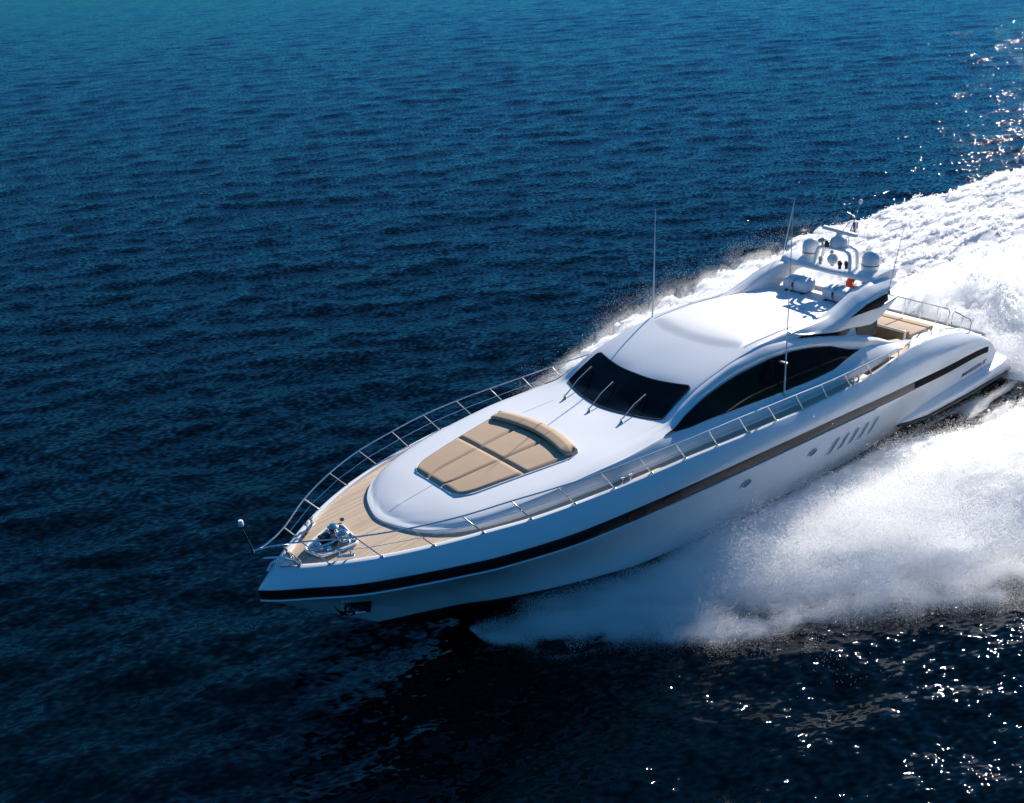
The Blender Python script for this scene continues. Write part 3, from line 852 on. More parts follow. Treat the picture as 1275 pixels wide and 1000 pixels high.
mb = MB(); mb.tube([(25.46, .18, wz + .1), (25.75, .2, wz + .08), (26.05, .12, wz + .05), (26.2, .02, wz + .03)], .028, 6); mb.tube([(25.5, -.2, wz + .1), (25.8, -.14, wz + .07), (26.1, -.05, wz + .04)], .028, 6); mb.build("chain", CHROME, well)
for px_, py_, r_, h_ in ((25.85, .3, .06, .08), (25.95, .0, .07, .08), (25.25, .36, .05, .11)):
    mb = MB(); mb.lathe((px_, py_, wz), [(r_, 0), (r_, h_ * .6), (r_ * .6, h_), (0, h_ + .006)], 12); mb.build("chain_stopper", CHROME, well)
def cleat(x, y, z, ang):
    c = empty("mooring_cleat", (x, y, z), yacht)
    R = Matrix.Rotation(ang, 3, 'Z')
    mb = MB(); mb.box((x, y, z + .012), (.40, .10, .024), .008, R)
    mb.build("cleat_base", CHROME, c)
    for s_ in (-1, 1):
        o = Vector((x, y, z)) + R @ Vector((s_ * .12, 0, 0))
        mb = MB(); mb.tube([o, o + Vector((0, 0, .15)), o + R @ Vector((s_ * .02, 0, .18))], [.034, .028, .026], 10)
        mb.tube([o + R @ Vector((-.06, 0, .17)), o + R @ Vector((.06, 0, .19))], .028, 8)
        mb.build("horn", CHROME, c)
for sgn in SIDES:
    cleat(25.72, sgn * .80, 2.86, -sgn * .62)
    cleat(19.05, sgn * 2.70, float(dk(19.05)) + .02, -sgn * .06)
    cleat(9.75, sgn * 2.93, 2.16, 0)
mb = MB(); mb.lathe((25.02, -.55, 2.87), [(.05, -.02), (.05, .02), (0, .03)], 12); mb.build("deck_filler", DARKM, yacht)

# ------------------------------------------------------------------ cockpit coamings, hardtop wings, radar arch
for sgn in SIDES:
    secs = []
    end = [surf(t, 8.42) for t in np.linspace(0, 6, 43)]
    bz0 = float(dk(8.42)) - .03; cz0 = max(p[2] for p in end)
    for x in np.linspace(8.42, 5.35, 40):
        cz = np.interp(x, [5.3, 5.8, 6.2, 6.8, 7.5, 8.42], [1.80, 1.95, 2.08, 2.36, 2.68, cz0])
        bz = float(dk(x)) - .03
        k = (cz - bz) / (cz0 - bz0); dy = np.interp(x, [5.3, 6.2, 7.0, 8.42], [-.40, -.22, -.10, 0])
        pr = [(x, p[1] + dy, bz + (p[2] - bz0) * k) for p in end]
        yl, zl = pr[-1][1], pr[-1][2]
        pr += [(x, yl - .06, zl - .03), (x, yl - .09, zl - .12), (x, yl - .10, float(aftdk(x)) - .02)]
        secs.append(pr)
    R = np.array(secs); R = R if sgn > 0 else mirror(R)
    mb = MB(); mb.grid(R); mb.add(R[-1], [tuple(range(R.shape[1]))]); mb.build("cockpit_coaming", GEL, yacht, angle=50)
# dark bulkhead with doors between deckhouse and cockpit
mb = MB(); mb.grid(np.array([[(8.36, y, z) for y in np.linspace(-1.95, 1.95, 5)] for z in (1.45, 2.4, 3.3)])); mb.build("saloon_doors", GLASS, yacht)
# dark strip standing in for cockpit shade between the coaming and the overhanging hardtop
for sgn in SIDES:
    G = []
    for x in np.linspace(11.3, 7.1, 46):
        lo = float(rowZ(6, x)) - .02 if x > 8.8 else np.interp(x, [7.1, 7.5, 8.4, 8.8], [2.44, 2.62, 2.90, 3.08])
        hi = np.interp(x, [7.1, 8.0, 9.33, 10.54, 11.2, 11.4], [3.38, 3.36, 3.53, 3.74, 3.80, 3.76])
        hi = max(hi, lo + .015)
        yl = np.interp(x, [7.6, 9.2, 10, 11.3], [1.90, 1.975, 1.965, 1.945])
        G.append([(x, sgn * (yl - .05 * t), lo + (hi - lo) * t) for t in (0, .5, 1)])
    mb = MB(); mb.grid(np.array(G)); mb.build("cockpit_gap_shade", GLASS, yacht)
# overhanging hardtop aft of the deckhouse
ht_z = lambda x: np.interp(x, [6.9, 8, 9, 10, 11], [3.52, 3.64, 3.76, 3.895, 4.02])
mb = MB(); secs = []
for x in np.linspace(9.36, 6.95, 16):
    c = float(ht_z(x)); w = 1.78
    top = [(x, t * w, c + .03 * (1 - t * t)) for t in np.linspace(-1, 1, 21)]
    bot = [(x, t * w, c - .14) for t in np.linspace(1, -1, 7)]
    secs.append(top + bot)
secs = np.array(secs); mb.grid(secs, cv=True); mb.add(secs[-1], [tuple(range(28))]); mb.add(secs[0], [tuple(range(28))])
mb.box((7.02, 0, 3.60), (.16, 3.3, .16), .05)
hard = mb.build("hardtop", GELM, yacht, angle=50)
w_zt = pchip([6.45, 6.7, 7.5, 8.2, 8.7, 9.2, 9.8, 10.4, 11.1, 11.6], [4.26, 4.31, 4.34, 4.25, 4.13, 4.02, 3.95, 3.965, 4.02, 4.05])
w_zb = pchip([6.45, 6.9, 7.3, 7.6, 8.0, 9.33, 10.54, 11.2, 11.6], [4.12, 4.03, 3.95, 3.80, 3.42, 3.46, 3.70, 3.83, 3.97])
w_yo = pchip([6.45, 7.2, 8.5, 10, 11.2, 11.6], [2.02, 2.08, 2.12, 2.10, 2.0, 1.88])
w_yi = pchip([6.45, 8, 9.5, 10.4, 11.6], [1.42, 1.42, 1.52, 1.62, 1.70])
arch = empty("radar_arch", (7.0, 0, 3.6), yacht)
for sgn in SIDES:
    secs = []
    for x in np.concatenate([np.linspace(11.6, 7.75, 34), np.linspace(7.6, 6.45, 14)]):
        q = (11.6 - x)
        zt, zb, yo = float(w_zt(x)), float(w_zb(x)), float(w_yo(x))
        yt = np.interp(x, [6.45, 8, 9.5, 11.6], [1.72, 1.70, 1.72, 1.78])
        yi = float(w_yi(x)); zi = min(float(ht_z(max(x, 6.9))) - .01 + .42 * float(smooth(7.9, 6.9, x)), zt - .06)
        prof = [(yi, zi), (yi + .02, zi * .35 + zt * .65), (yi + .10, zt - .03), (yt, zt), (yt + .12, zt - .03), (yo - .06, max(zt - .17, zb + .07)), (yo, max(zt - .34, zb + .05)), (yo - .0, zb + .03), (yo - .06, zb), (yo - .3, zb + .02)]
        secs.append([(x, y, z) for y, z in prof])
    secs = np.array(secs)
    R = catmull(list(secs.transpose(1, 0, 2)), np.linspace(0, 9, 40)).transpose(1, 0, 2)
    R = R if sgn > 0 else mirror(R)
    mb = MB(); mb.grid(R, cv=True)
    for e in (0, -1): mb.add(R[e], [tuple(range(40))])
    # lower fin
    mb.prism([(9.1, sgn * 2.09, 3.42), (8.85, sgn * 2.09, 3.70), (7.9, sgn * 2.08, 3.66), (6.95, sgn * 2.05, 3.64), (6.15, sgn * 2.0, 3.68), (6.75, sgn * 2.02, 3.40), (7.3, sgn * 2.05, 3.22), (7.75, sgn * 2.08, 3.17), (8.4, sgn * 2.09, 3.28)], (0, -sgn * .18, 0), .05, seg=4)
    wing = mb.build("arch_wing", GEL, arch, angle=50)
    mb = MB(); mb.prism([(9.0, sgn * 2.06, 3.78), (8.2, sgn * 2.08, 3.95), (7.35, sgn * 2.06, 3.99), (7.05, sgn * 2.03, 3.97), (7.0, sgn * 2.03, 3.76), (7.4, sgn * 2.06, 3.66), (8.0, sgn * 2.08, 3.72)], (0, sgn * .075, 0), .015)
    mb.build("arch_vent", BLACK, wing)
secs = []
for y in np.linspace(-1.72, 1.72, 40):
    q = abs(y) / 1.72
    zc = 4.36 - .05 * (1 - q ** 2) + .0; w = .40 + .22 * q ** 3; h = .10 + .09 * q ** 4
    secs.append([(6.72 - .06 * q + w * math.copysign(abs(math.cos(a)) ** .6, math.cos(a)), y, zc - .06 + h * math.copysign(abs(math.sin(a)) ** .6, math.sin(a))) for a in np.linspace(0, 2 * math.pi, 24, endpoint=False)])
mb = MB(); mb.grid(np.array(secs), cv=True); mb.add(secs[0], [tuple(range(24))]); mb.add(secs[-1], [tuple(range(24))])
mb.build("arch_beam", GEL, arch, angle=50)
for sgn in SIDES:
    c = (6.52, sgn * 1.10, 4.36); r = .275
    prof = [(r * .95, 0), (r * .97, .10), (r, .12), (r, .22), (r, .26), (r, .38)] + [(r * math.cos(a), .38 + r * 1.02 * math.sin(a)) for a in np.linspace(.08, math.pi / 2 - .02, 12)]
    d = empty("satellite_dome", c, arch)
    mb = MB(); mb.lathe(c, prof, 32); mb.build("radome", GEL, d, angle=50)
    mb = MB(); mb.lathe((c[0], c[1], c[2] + .20), [(r + .003, 0), (r + .004, .002), (r + .004, .032), (r + .003, .034)], 32); mb.build("dome_band", RUBBER, d)
    mb = MB(); mb.lathe((c[0], c[1], c[2] - .06), [(r * 1.15, 0), (r * 1.1, .04), (r * .98, .06)], 24); mb.build("dome_foot", GEL, d)
# radar mast: two hoops carrying a platform with the scanner
mast = empty("radar_mast", (6.7, 0, 4.4), arch)
for x0 in (6.95, 6.55):
    P = [(x0, -.66, 4.32), (x0 - .04, -.60, 4.78), (x0 - .06, -.50, 4.92), (x0 - .07, -.30, 4.97), (x0 - .07, .30, 4.97), (x0 - .06, .50, 4.92), (x0 - .04, .60, 4.78), (x0, .66, 4.32)]
    mb = MB(); mb.tube(catmull([np.array([p]) for p in P], np.linspace(0, 7, 36))[:, 0], .055, 10); mb.build("mast_hoop", GEL, mast)
mb = MB(); mb.box((6.68, 0, 4.97), (.55, .62, .07), .03); mb.build("scanner_platform", GEL, mast)
mb = MB(); mb.lathe((6.66, 0, 5.0), [(.26, 0), (.27, .08), (.24, .22), (.16, .30), (.10, .33), (.08, .42), (0, .43)], 20); rp = mb.build("radar_pedestal", GELM, mast)
mb = MB(); mb.box((6.64, .0, 5.47), (.17, 1.38, .11), .04, Matrix.Rotation(rad(-9), 3, 'Z')); mb.build("radar_scanner", GELM, rp)
mb = MB(); mb.box((6.95, -.42, 5.18), (.26, .16, .12), .04); mb.tube([(6.9, -.42, 4.95), (6.92, -.42, 5.15)], .04, 8); mb.build("searchlight", STEEL, mast)
mb = MB(); mb.lathe((7.0, -.20, 5.02), [(.06, 0), (.075, .05), (.075, .16), (.03, .19)], 12); mb.build("navigation_lamp", DARKM, mast)
mb = MB(); mb.lathe((6.95, .02, 4.42), [(.06, 0), (.06, .05), (.13, .10), (.17, .20), (.17, .26), (.10, .36), (0, .38)], 18); mb.build("small_dome", GELM, mast)
for p, m_ in (((7.0, -.38, 4.40), STEEL), ((7.02, .34, 4.40), DARKM), ((6.9, .50, 4.40), DARKM)):
    mb = MB(); mb.lathe(p, [(.05, 0), (.05, .10), (.075, .14), (.075, .24), (0, .27)], 12); mb.build("horn_speaker", m_, mast)
mb = MB(); mb.lathe((7.0, 0, 4.92), [(.05, 0), (.06, -.07), (0, -.10)], 12); mb.build("deck_lamp", STEEL, mast)
mb = MB(); mb.tube([(6.35, .15, 4.95), (6.30, .12, 5.30), (5.60, 0, 6.12)], [.022, .02, .013], 8)
mb.tube([(6.45, -.35, 4.95), (6.0, -.07, 5.62)], .012, 6)
staff = mb.build("mast_staff", CHROME, mast)
mb = MB(); mb.lathe((5.60, 0, 6.12), [(.03, 0), (.06, .03), (.065, .10), (.03, .15), (0, .155)], 12); mb.build("masthead_lamp", GELM, staff)
mb = MB(); mb.tube([(5.80, -.05, 5.75), (5.84, -.32, 5.86), (5.82, -.36, 6.06), (5.72, -.22, 6.10)], .018, 6); mb.build("wind_sensor", DARKM, staff)
mb = MB(); mb.box((5.9, -.03, 5.72), (.12, .16, .08), .02); mb.tube([(5.9, -.1, 5.7), (5.82, -.12, 6.02)], .02, 6); mb.build("staff_bracket", DARKM, staff)

# whip aerials
for pts, rr, mt in (([(12.46, 2.38, 2.5), (12.48, 2.39, 3.6), (12.56, 2.40, 7.9)], [.028, .02, .008], None), ([(13.28, -1.86, 3.95), (13.2, -1.87, 5.0), (13.1, -1.88, 7.3)], [.028, .02, .008], None),
                    ([(6.86, 2.0, 3.92), (6.84, 2.0, 4.1), (6.28, 2.0, 6.15)], [.03, .016, .007], None), ([(6.86, -2.0, 3.92), (6.84, -2.0, 4.1), (6.28, -2.0, 6.15)], [.03, .016, .007], None)):
    mb = MB(); mb.tube(pts, rr, 8); ae = mb.build("whip_aerial", GELM, yacht)
    b = Vector(pts[0])
    mb = MB(); mb.lathe(b - Vector((0, 0, .02)), [(.06, 0), (.06, .05), (.035, .12)], 12); mb.build("aerial_mount", STEEL, ae)
mb = MB(); mb.box((12.48, 2.30, 3.52), (.12, .26, .06), .02); mb.build("aerial_bracket", STEEL, yacht)

# ------------------------------------------------------------------ after deck: sofa, sun pad, rails
lounge = empty("aft_sun_pad", (4.1, 0, 1.2), yacht)
slope = .06
def az(x, z): return z + (x - 4.0) * slope
mb = MB(); mb.prism([(4.98, -1.78, az(5, 1.0)), (3.2, -1.82, az(3.2, 1.0)), (3.05, -1.6, az(3.05, 1.0)), (3.05, 1.6, az(3.05, 1.0)), (3.2, 1.82, az(3.2, 1.0)), (4.98, 1.78, az(5, 1.0))], (0, 0, .56), .05)
mb.build("pad_plinth", GEL, lounge)
mb = MB(); mb.tube([(4.98, 1.80, az(5, 1.44)), (3.2, 1.84, az(3.2, 1.44)), (3.04, 1.6, az(3.05, 1.44)), (3.04, -1.6, az(3.05, 1.44)), (3.2, -1.84, az(3.2, 1.44)), (4.98, -1.80, az(5, 1.44))], .022, 6); mb.build("plinth_trim", SEAM, lounge)
for k in range(3):
    y0, y1 = -1.68 + 1.12 * k + .008, -1.68 + 1.12 * (k + 1) - .008
    for xa, xb in ((4.62, 3.55), (3.53, 3.16)):
        mb = MB(); mb.box(((xa + xb) / 2, (y0 + y1) / 2, az((xa + xb) / 2, 1.63)), (xa - xb - .015, y1 - y0, .16), .045, Matrix.Rotation(-slope, 3, 'Y'), seg=4); mb.build("cushion", TAN, lounge, angle=60)
sofa = empty("cockpit_sofa", (5.3, 0, 1.1), yacht)
mb = MB(); mb.box((4.80, 0, az(4.8, 1.58)), (.10, 3.2, .58), .04); mb.build("backboard", GEL, sofa)
for k in range(3):
    mb = MB(); mb.box((4.95, -1.05 + 1.05 * k, az(4.95, 1.62)), (.17, 1.03, .46), .06, Matrix.Rotation(rad(-12), 3, 'Y'), seg=4); mb.build("back_cushion", BROWN, sofa, angle=60)
    mb = MB(); mb.box((5.42, -1.05 + 1.05 * k, az(5.4, 1.34)), (.78, 1.03, .16), .06, seg=4); mb.build("seat_cushion", BROWN, sofa, angle=60)
mb = MB(); mb.box((5.42, 0, az(5.4, 1.14)), (.8, 3.1, .26), .04); mb.build("sofa_base", GEL, sofa)
mb = MB(); mb.prism([(4.72, 1.56, az(4.7, 1.70)), (4.50, 1.56, az(4.5, 1.72)), (4.42, 1.2, az(4.4, 1.73)), (4.72, .2, az(4.7, 1.72))], (0, 0, .05), .02); mb.build("folded_backrest", BROWN, lounge)

# stern rail with gates
def rail_part(name, tops, posts, parent):
    mb = MB(); mb.tube(tops, .019, 8); r = mb.build(name, CHROME, parent)
    for b, t in posts:
        mb = MB(); mb.tube([b, t], .014, 8); mb.build("stanchion", CHROME, r)
    return r
tz, bz = 2.02, 1.0
T = [(2.35, y, tz + .0) for y in np.linspace(-2.0, 1.72, 12)]
rail_part("stern_rail", [(2.6, -2.0, bz + .1), (2.42, -2.0, tz - .1)] + T + [(2.37, 1.78, tz - .12), (2.5, 1.78, bz + .1)],
          [((2.48, y, bz + .05), (2.35, y, tz)) for y in (-1.3, -.6, .1, .75, 1.35)], yacht)
gate = rail_part("stern_gate", [(2.40, 1.90, bz + .62), (2.38, 1.90, tz - .12), (2.37, 1.96, tz - .03), (2.32, 2.48, tz - .20), (2.34, 2.56, tz - .30), (2.48, 2.58, bz + .30), (2.5, 2.50, bz + .26), (2.47, 1.97, bz + .42), (2.43, 1.91, bz + .5), (2.40, 1.90, bz + .62)],
          [((2.45, 2.25, bz + .36), (2.34, 2.25, tz - .12))], yacht)
for sgn in SIDES:
    P = [(5.6, sgn * 2.40, 2.14), (5.3, sgn * 2.42, 2.28), (4.9, sgn * 2.42, 2.22), (4.6, sgn * 2.4, 1.98)]
    mb = MB(); mb.tube(catmull([np.array([p]) for p in P], np.linspace(0, 3, 16))[:, 0], .018, 8); mb.build("boarding_handrail", CHROME, yacht)
    P = [(4.3, sgn * 2.48, 1.96), (4.2, sgn * 2.48, 2.04), (3.0, sgn * 2.45, 1.72), (2.5, sgn * 2.44, 1.52), (2.45, sgn * 2.44, 1.44)]
    mb = MB(); mb.tube(P, .013, 8); mb.build("quarter_handrail", CHROME, yacht)
    mb = MB(); mb.prism([(7.3, sgn * 2.84, 2.14), (6.2, sgn * 2.72, 2.12), (6.0, sgn * 2.35, 1.98), (7.3, sgn * 2.5, 2.05)], (0, 0, .02)); mb.build("boarding_step", TEAK, yacht)
    mb = MB(); mb.tube([(.9, sgn * 2.6, -.22), (.95, sgn * 2.6, .0), (1.0, sgn * 2.6, -.2)], .016, 6); mb.build("platform_cleat", CHROME, plat)

# ------------------------------------------------------------------ loose gear carried on the roof
def life_raft(x, y, label):
    z = float(ht_z(x)) + .03
    r = empty("life_raft_canister", (x, y, z))
    mb = MB()
    secs = []
    for t in np.linspace(-1, 1, 30):
        k = (1 - abs(t) ** 6) ** .5 if abs(t) < 1 else 0.02
        k = max(k, .05)
        secs.append([(x + .31 * k * math.copysign(abs(math.cos(a)) ** .55, math.cos(a)), y + t * .52, z + .25 + .21 * k * math.copysign(abs(math.sin(a)) ** .55, math.sin(a))) for a in np.linspace(0, 2 * math.pi, 28, endpoint=False)])
    mb.grid(np.array(secs), cv=True); mb.add(secs[0], [tuple(range(28))]); mb.add(secs[-1], [tuple(range(28))])
    mb.build("shell", RAFT, r, angle=60)
    mb = MB(); mb.tube([(x + .325 * math.copysign(abs(math.cos(a)) ** .55, math.cos(a)), y, z + .25 + .225 * math.copysign(abs(math.sin(a)) ** .55, math.sin(a))) for a in np.linspace(0, 2 * math.pi, 24, endpoint=False)], .012, 6, closed=True); mb.build("strap", STEEL, r)
    mb = MB(); mb.box((x + .34, y - .02, z + .30), (.04, .05, .16), .01); mb.build("strap_buckle", DARKM, r)
    mb = MB()
    for s_ in (-1, 1): mb.box((x, y + s_ * .3, z + .03), (.66, .08, .06), .015)
    mb.build("cradle", DARKM, r)
    tag(r, label, "life raft", "life raft canisters on the yacht's roof")
life_raft(7.75, -.62, "pale life raft canister in full view under the radar arch, farther from the camera")
life_raft(7.75, .86, "pale life raft canister partly hidden behind the near arch wing")

lb = empty("lifebuoy", (6.55, .82, 3.6))
mb = MB()
G = []
n_ = Vector((.55, .25, .8)).normalized(); e1 = n_.cross(Vector((0, 0, 1))).normalized(); e2 = n_.cross(e1)
ctr = Vector((6.55, .72, 3.86))
for a in np.linspace(0, 2 * math.pi, 40, endpoint=False):
    d = e1 * math.cos(a) + e2 * math.sin(a)
    G.append([ctr + d * (.25 + .10 * math.cos(b)) + n_ * .085 * math.sin(b) for b in np.linspace(0, 2 * math.pi, 16, endpoint=False)])
mb.grid(np.array(G), cu=True, cv=True); mb.build("ring", ORANGE, lb)
mb = MB(); mb.tube([ctr + (e1 * math.cos(a) + e2 * math.sin(a)) * (.36 + .03 * math.sin(8 * a)) + n_ * .03 for a in np.linspace(0, 2 * math.pi, 60, endpoint=False)], .012, 6, closed=True); mb.build("grab_rope", FLAGW, lb)
mb = MB(); mb.tube([ctr - n_ * .09 + e1 * .15, Vector((6.6, .75, 4.25))], .014, 6); mb.tube([ctr - n_ * .09 - e1 * .15, Vector((6.62, 1.1, 4.25))], .014, 6); mb.box(ctr - n_ * .1, (.3, .3, .03), .01); mb.build("bracket", STEEL, lb)
tag(lb, "orange lifebuoy with grab rope hanging under the radar arch", "lifebuoy")

def flag(o, w, h, cols, label, ph):
    f = empty("flag", o)
    for k, m_ in enumerate(cols):
        x0, x1 = w * k / len(cols), w * (k + 1) / len(cols)
        mb = MB(); G = []
        for s_ in np.linspace(0, 1, 8):
            d = x0 + (x1 - x0) * s_
            wob = .03 * math.sin(d * 16 + ph) * d / w
            col = [(o[0] - d * .9, o[1] + wob + d * .25 + e, o[2] - q * h - d * .12) for e in (0,) for q in np.linspace(0, 1, 5)]
            bk = [(p[0], p[1] - .004, p[2]) for p in col[::-1]]
            G.append(col + bk)
        mb.grid(np.array(G), cv=True); mb.build("flag_panel", m_, f)
    tag(f, label, "flag")
flag((5.98, .04, 5.62), .24, .22, [FLAGB, FLAGW, FLAGR], "small blue, white and red flag flying below the mast top", 0)
flag((6.10, .08, 5.42), .20, .16, [FLAGW, FLAGR], "tiny plain red pennant low on the mast", 2)

# ------------------------------------------------------------------ wake foam and spray
def foam_material(name, transl):
    m = bpy.data.materials.new(name); m.use_nodes = True
    nt = m.node_tree; nt.nodes.clear(); L = nt.links
    out = nt.nodes.new("ShaderNodeOutputMaterial")
    d = nt.nodes.new("ShaderNodeBsdfDiffuse"); d.inputs[0].default_value = (.975, .975, .975, 1)
    t = nt.nodes.new("ShaderNodeBsdfTranslucent"); t.inputs[0].default_value = (.975, .975, .97, 1)
    mx = nt.nodes.new("ShaderNodeMixShader"); mx.inputs[0].default_value = transl
    L.new(d.outputs[0], mx.inputs[1]); L.new(t.outputs[0], mx.inputs[2]); L.new(mx.outputs[0], out.inputs[0])
    return m
DROPS = foam_material("spray_droplets", 0.7)
FOAM = foam_material("sea_foam", 0.3)

yi_f = pchip([-130, -30, -12, -4, 0, 2.7, 4.5, 6, 7.5, 9, 11, 13.4, 17.4, 20, 22.3], [3.5, 4.0, 4.6, 4.9, 4.8, 4.6, 4.2, 3.7, 3.1, 2.72, 2.52, 2.45, 1.75, 1.05, .40])
yp_f = pchip([-130, -60, -10, 0, 5, 9, 12, 13.5, 15, 16.6, 17.9, 19.2, 19.8, 20.8, 21.8, 22.4, 22.9], [12.5, 12, 12.6, 12.2, 11.6, 10.7, 9.6, 8.4, 7.3, 6.3, 5.6, 5.0, 4.0, 3.3, 2.9, 2.1, .4])
ys_f = pchip([-130, -60, -30, -20, -10, -3.4, 1.3, 5.5, 9.7, 13, 15, 17.5, 20, 22.9], [11, 10, 11, 11.7, 12.3, 12.4, 11.8, 11.0, 9.6, 8.2, 6.4, 4.3, 2.6, .4])

def sheet_height(X, Y):
    """height of the churned white water above the sea; negative where there is none"""
    aY = np.abs(Y); yo = np.where(Y > 0, yp_f(X), ys_f(X)); yi = yi_f(X)
    n1 = fbm(X / 3.1, Y / 3.1, 0, 1, 4) - .5
    n2 = fbm(X / 1.1, Y / .8, 3, 2, 4) - .5
    n3 = fbm(X / .42, Y / .34, 9, 8, 3) - .5
    d_out = yo - np.where(Y > 0, 1.2, .1) * smooth(-20, 8, X) + n1 * 2.2 + n2 * 1.3 - aY                      # metres inside the outer edge
    d_in = aY - yi - n1 * 1.2 - n2 * .5
    band = np.minimum(d_out, d_in + 20 * smooth(-1, -5, X))
    front = smooth(19.5, 12.0, X)
    u = np.clip((aY - yi) / np.maximum(yo - yi, .3), 0, 1)
    ridge = np.sin(np.pi * np.clip(u, 0, 1) ** .8) ** 1.2
    H = np.where(Y > 0, .42, .16) * front * (.30 + .70 * ridge) * smooth(-45, 0, X) + .08
    # fine ripples lying across the way the wash spreads
    rp = fbm(X / .9, Y / .30, 2, 21, 3) - .5
    # stern wash
    back = smooth(1.5, -2.5, X)
    core = np.exp(-(Y / 3.0) ** 2) * back * (1.0 * np.exp(np.minimum(0, X + 1.5) / 9.0) + .25)
    # slick lanes between the side wash and the stern wash
    lane = sum(np.exp(-((Y - s * (4.9 + n1 * 1.3)) / .75) ** 2) for s in (-1, 1)) * smooth(-3.5, -8, X) * smooth(-60, -20, X)
    h = (H * (1 + .5 * n1 + .35 * n2) + .07 * n2 + .08 * n3 + .12 * rp) * smooth(-.1, 1.1, band) + core * (1 + .6 * n1 + .5 * n2 + .35 * n3)
    h = h + np.where(band > 0, .06, 0) - .45 * smooth(.5, -.4, np.maximum(np.minimum(band, (18.5 - X) * .4 + 2 * n1), back * (5 - aY)))
    fleck = fbm(X / 1.5, Y / .38, 6, 90, 3)
    h -= .13 * smooth(.60, .74, fleck) * smooth(6, -2, X) * (1 - np.exp(-(Y / 3.2) ** 2))
    h -= np.where(Y > 0, .30, .17) * lane * (1 + n2)
    fade = smooth(-125, -60, X)
    return h * fade - .5 * (1 - fade)

def build_foam():
    xs = np.concatenate([np.arange(-120, -12, .30), np.arange(-12, 22.9, .085)])
    ys = np.concatenate([np.arange(-15.5, 15.5, .085)])
    X, Y = np.meshgrid(xs, ys, indexing='ij')
    h = sheet_height(X, Y)
    Z = h + .6 * sea_height(X, Y)
    keep = h > -.40
    # the white water stops at the yacht's own bottom
    inside = (X > .4) & (X < 23) & (np.abs(Y) < np.interp(X, [.4, 10, 18, 20, 22, 23], [2.4, 2.4, 2.0, 1.3, .5, .1]))
    keep &= ~inside
    F = gridfaces(*X.shape)
    kv = keep.ravel(); F = F[kv[F].all(1)]
    used = np.zeros(kv.size, bool); used[F.ravel()] = True
    idx = np.cumsum(used) - 1
    V = np.stack([X, Y, Z], -1).reshape(-1, 3)[used]
    o = np_mesh("wake_foam", V, idx[F], FOAM)
    tag(o, "white churned foam of the yacht's wake on the sea", "foam", kind="stuff")
build_foam()

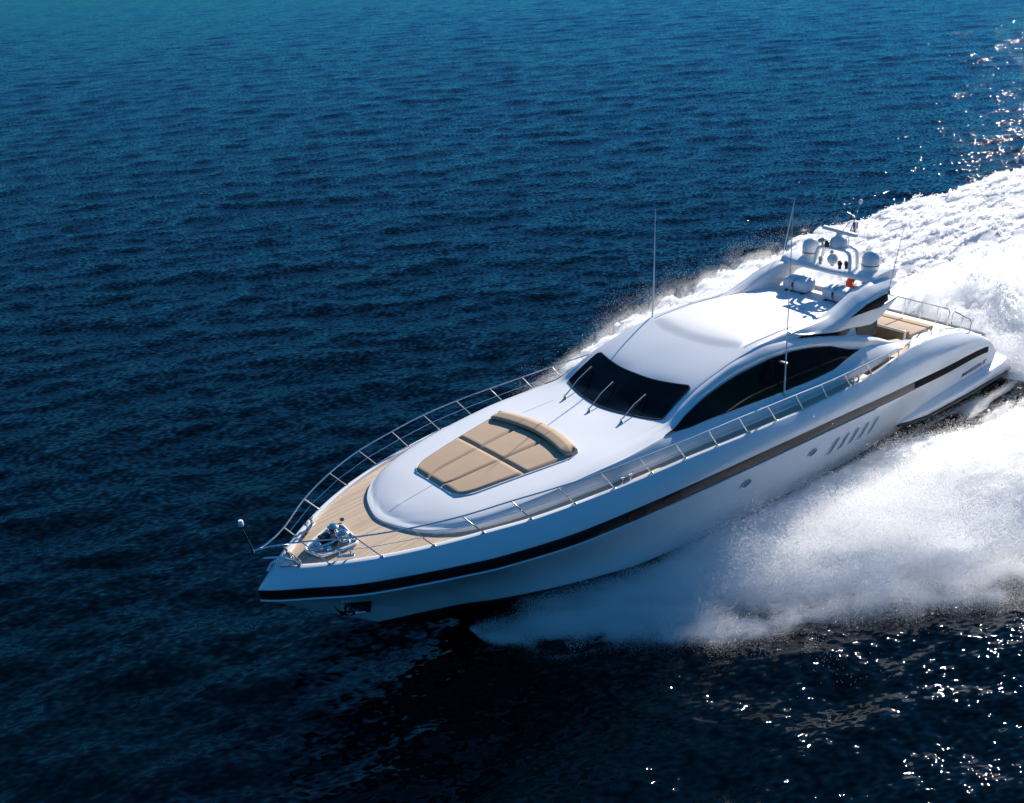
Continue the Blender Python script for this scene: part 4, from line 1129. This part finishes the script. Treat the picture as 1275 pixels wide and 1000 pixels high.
def scatter(n, seed):
    r = np.random.default_rng(seed); P = []; R = []
    def emit(X, Y, z, rmin, rmax):
        P.append(np.stack([X, Y, z], -1)); R.append(np.exp(r.uniform(math.log(rmin), math.log(rmax), len(X))))
    # bow and side spray on both sides
    for sgn, k in ((1, .66), (-1, .34)):
        m = int(n * k)
        X = 22.7 - 30 * r.random(m) ** 1.35
        u = r.beta(1.25, 1.25, m)
        yi = yi_f(X); yo = (yp_f(X) if sgn > 0 else ys_f(X))
        aY = yi + (yo - yi) * u * 1.06 + r.normal(0, .12, m)
        Y = sgn * aY
        top = np.where(sgn > 0, 1.0, .85) * np.interp(X, [-8, 0, 6, 12, 16, 19, 21.5, 22.7], [.55, .85, 1.05, 1.2, 1.05, .85, .55, .15]) * (.22 + .78 * np.sin(np.pi * np.clip(u, 0, 1) ** .85))
        z = top * r.exponential(.42, m)
        # clumps, drawn out along the way the water is thrown
        a = math.radians(38)
        q, t = X * math.cos(a) - aY * math.sin(a), X * math.sin(a) + aY * math.cos(a)
        c1 = fbm(q / 2.5, t / .62, z / .6, 40, 4)
        c2 = fbm(q / 1.0, t / .17, z / .3, 50, 3)
        thr = .31 + .15 * np.clip(z / (top + .05), 0, 2.4) + .11 * smooth(.6, 1.05, u) + .05 * smooth(17.5, 22.5, X) + .05 * smooth(.3, 0, u)
        val = c1 * .60 + c2 * .40
        keep_p = smooth(-.10, .13, val - thr) * (1 - (.55 if sgn > 0 else .3) * smooth(.5, 1.08, u)) * (1 - .25 * smooth(15, 21, X)) * (1 - .9 * smooth(20.5, 22.6, X))
        ok = r.random(m) < keep_p
        emit(X[ok], Y[ok], z[ok] - .02, .003, .0085)
        R[-1] *= (1 - .45 * smooth(.55, .95, u) - .25 * smooth(.4, 1.5, z / (top + .05)))[ok]
        # ragged outer fringe falling back on the dark water
        m2 = int(m * (.5 if sgn > 0 else .07))
        X = 22.6 - 34 * r.random(m2) ** 1.1
        yo = (yp_f(X) if sgn > 0 else ys_f(X))
        n1 = fbm(X / 2.2, sgn * 5, 0, 61, 3)
        aY = yo - 1.0 + n1 * 1.6 + r.exponential(.24, m2) * (.3 + 1.4 * n1) - r.random(m2) * .8
        z = r.exponential(.20 if sgn > 0 else .30, m2) * np.interp(X, [-10, 5, 18, 22.6], [1, 1.1, .9, .3])
        c = fbm(X / .8, aY / .5, z / .4, 70, 4)
        ok = r.random(m2) < smooth(.38, .62, c) * .55
        emit(X[ok], (sgn * aY)[ok], z[ok], .0018, .0046)
    # bubbles and broken crests lying on the white water astern and to starboard
    m = int(n * .16)
    X = 9 - 50 * r.random(m) ** 1.2; Y = r.uniform(-12.3, 9.0, m)
    hh = sheet_height(X, Y)
    c = fbm(X / .8, Y / .22, 0, 95, 3)
    ok = (hh > .03) & (c > .50)
    emit(X[ok], Y[ok], (hh + r.exponential(.03, m))[ok], .008, .024)
    # thin froth over the dark hollow beside the after hull
    for sgn in (1, -1):
        m = int(n * .05)
        X = r.uniform(-2, 10, m); aY = 2.5 + (yi_f(X) + .5 - 2.5) * r.random(m)
        c = fbm(X / 1.6, aY / .22, 0, 97, 4)
        ok = r.random(m) < smooth(.46, .66, c)
        emit(X[ok], (sgn * aY)[ok], r.exponential(.06, m)[ok], .003, .008)
    # single drops flung clear of the spray
    m = 16000
    X = 21.5 - 24 * r.random(m) ** 1.2; u = r.beta(2.0, 1.2, m); sg = np.where(r.random(m) < .9, 1, -1)
    yo = np.where(sg > 0, yp_f(X), ys_f(X)); aY = yi_f(X) + (yo - yi_f(X)) * u * 1.12
    c = fbm(X / 1.2, aY / .4, 0, 99, 3)
    ok = c > .5
    emit(X[ok], (sg * aY)[ok], (.15 + r.exponential(.45, m) * (1.25 - u))[ok], .005, .013)
    # stern wash
    m = int(n * .30)
    X = 1.0 - r.exponential(6.0, m); Y = r.normal(0, 2.0, m)
    s_ = np.exp(-(Y / 3) ** 2)
    z = s_ * (1.4 * np.exp(np.minimum(0, X + 1) / 8.0) + .2) * r.exponential(.55, m)
    c = fbm(X / 1.5, Y / .9, z / .7, 80, 4)
    ok = (c > .34 + .15 * z) & (X < .4)
    emit(X[ok], Y[ok], z[ok], .0035, .010)
    P = np.concatenate(P); R = np.concatenate(R)
    # nothing inside the yacht
    ins = (P[:, 0] > .4) & (P[:, 0] < 25) & (np.abs(P[:, 1]) < np.interp(P[:, 0], [.4, 7, 10, 18, 20, 22, 24.5], [3.3, 3.0, 2.75, 2.35, 1.75, .95, .1]))
    P, R = P[~ins], R[~ins]
    P[:, 2] += .5 * np.clip(sheet_height(P[:, 0], P[:, 1]), 0, None)
    return P.astype(np.float32), R.astype(np.float32)

def build_spray(n):
    P, R = scatter(n, 11)
    me = bpy.data.meshes.new("sea_spray")
    me.vertices.add(len(P)); me.vertices.foreach_set("co", P.ravel())
    at_ = me.attributes.new("drop_radius", 'FLOAT', 'POINT'); at_.data.foreach_set("value", R)
    me.materials.append(DROPS)
    o = bpy.data.objects.new("sea_spray", me); COL.objects.link(o)
    ng = bpy.data.node_groups.new("droplets", 'GeometryNodeTree')
    ng.interface.new_socket("Geometry", in_out='INPUT', socket_type='NodeSocketGeometry')
    ng.interface.new_socket("Geometry", in_out='OUTPUT', socket_type='NodeSocketGeometry')
    gi, go = ng.nodes.new("NodeGroupInput"), ng.nodes.new("NodeGroupOutput")
    mp = ng.nodes.new("GeometryNodeMeshToPoints"); na = ng.nodes.new("GeometryNodeInputNamedAttribute")
    na.data_type = 'FLOAT'; na.inputs["Name"].default_value = "drop_radius"
    sm = ng.nodes.new("GeometryNodeSetMaterial"); sm.inputs["Material"].default_value = DROPS
    ng.links.new(gi.outputs[0], mp.inputs["Mesh"]); ng.links.new(na.outputs[0], mp.inputs["Radius"])
    ng.links.new(mp.outputs[0], sm.inputs["Geometry"]); ng.links.new(sm.outputs[0], go.inputs[0])
    md = o.modifiers.new("droplets", 'NODES'); md.node_group = ng
    tag(o, "white spray thrown up along both sides and astern of the speeding yacht", "spray", kind="stuff")
    return len(P)
print("droplets", build_spray(9000000))
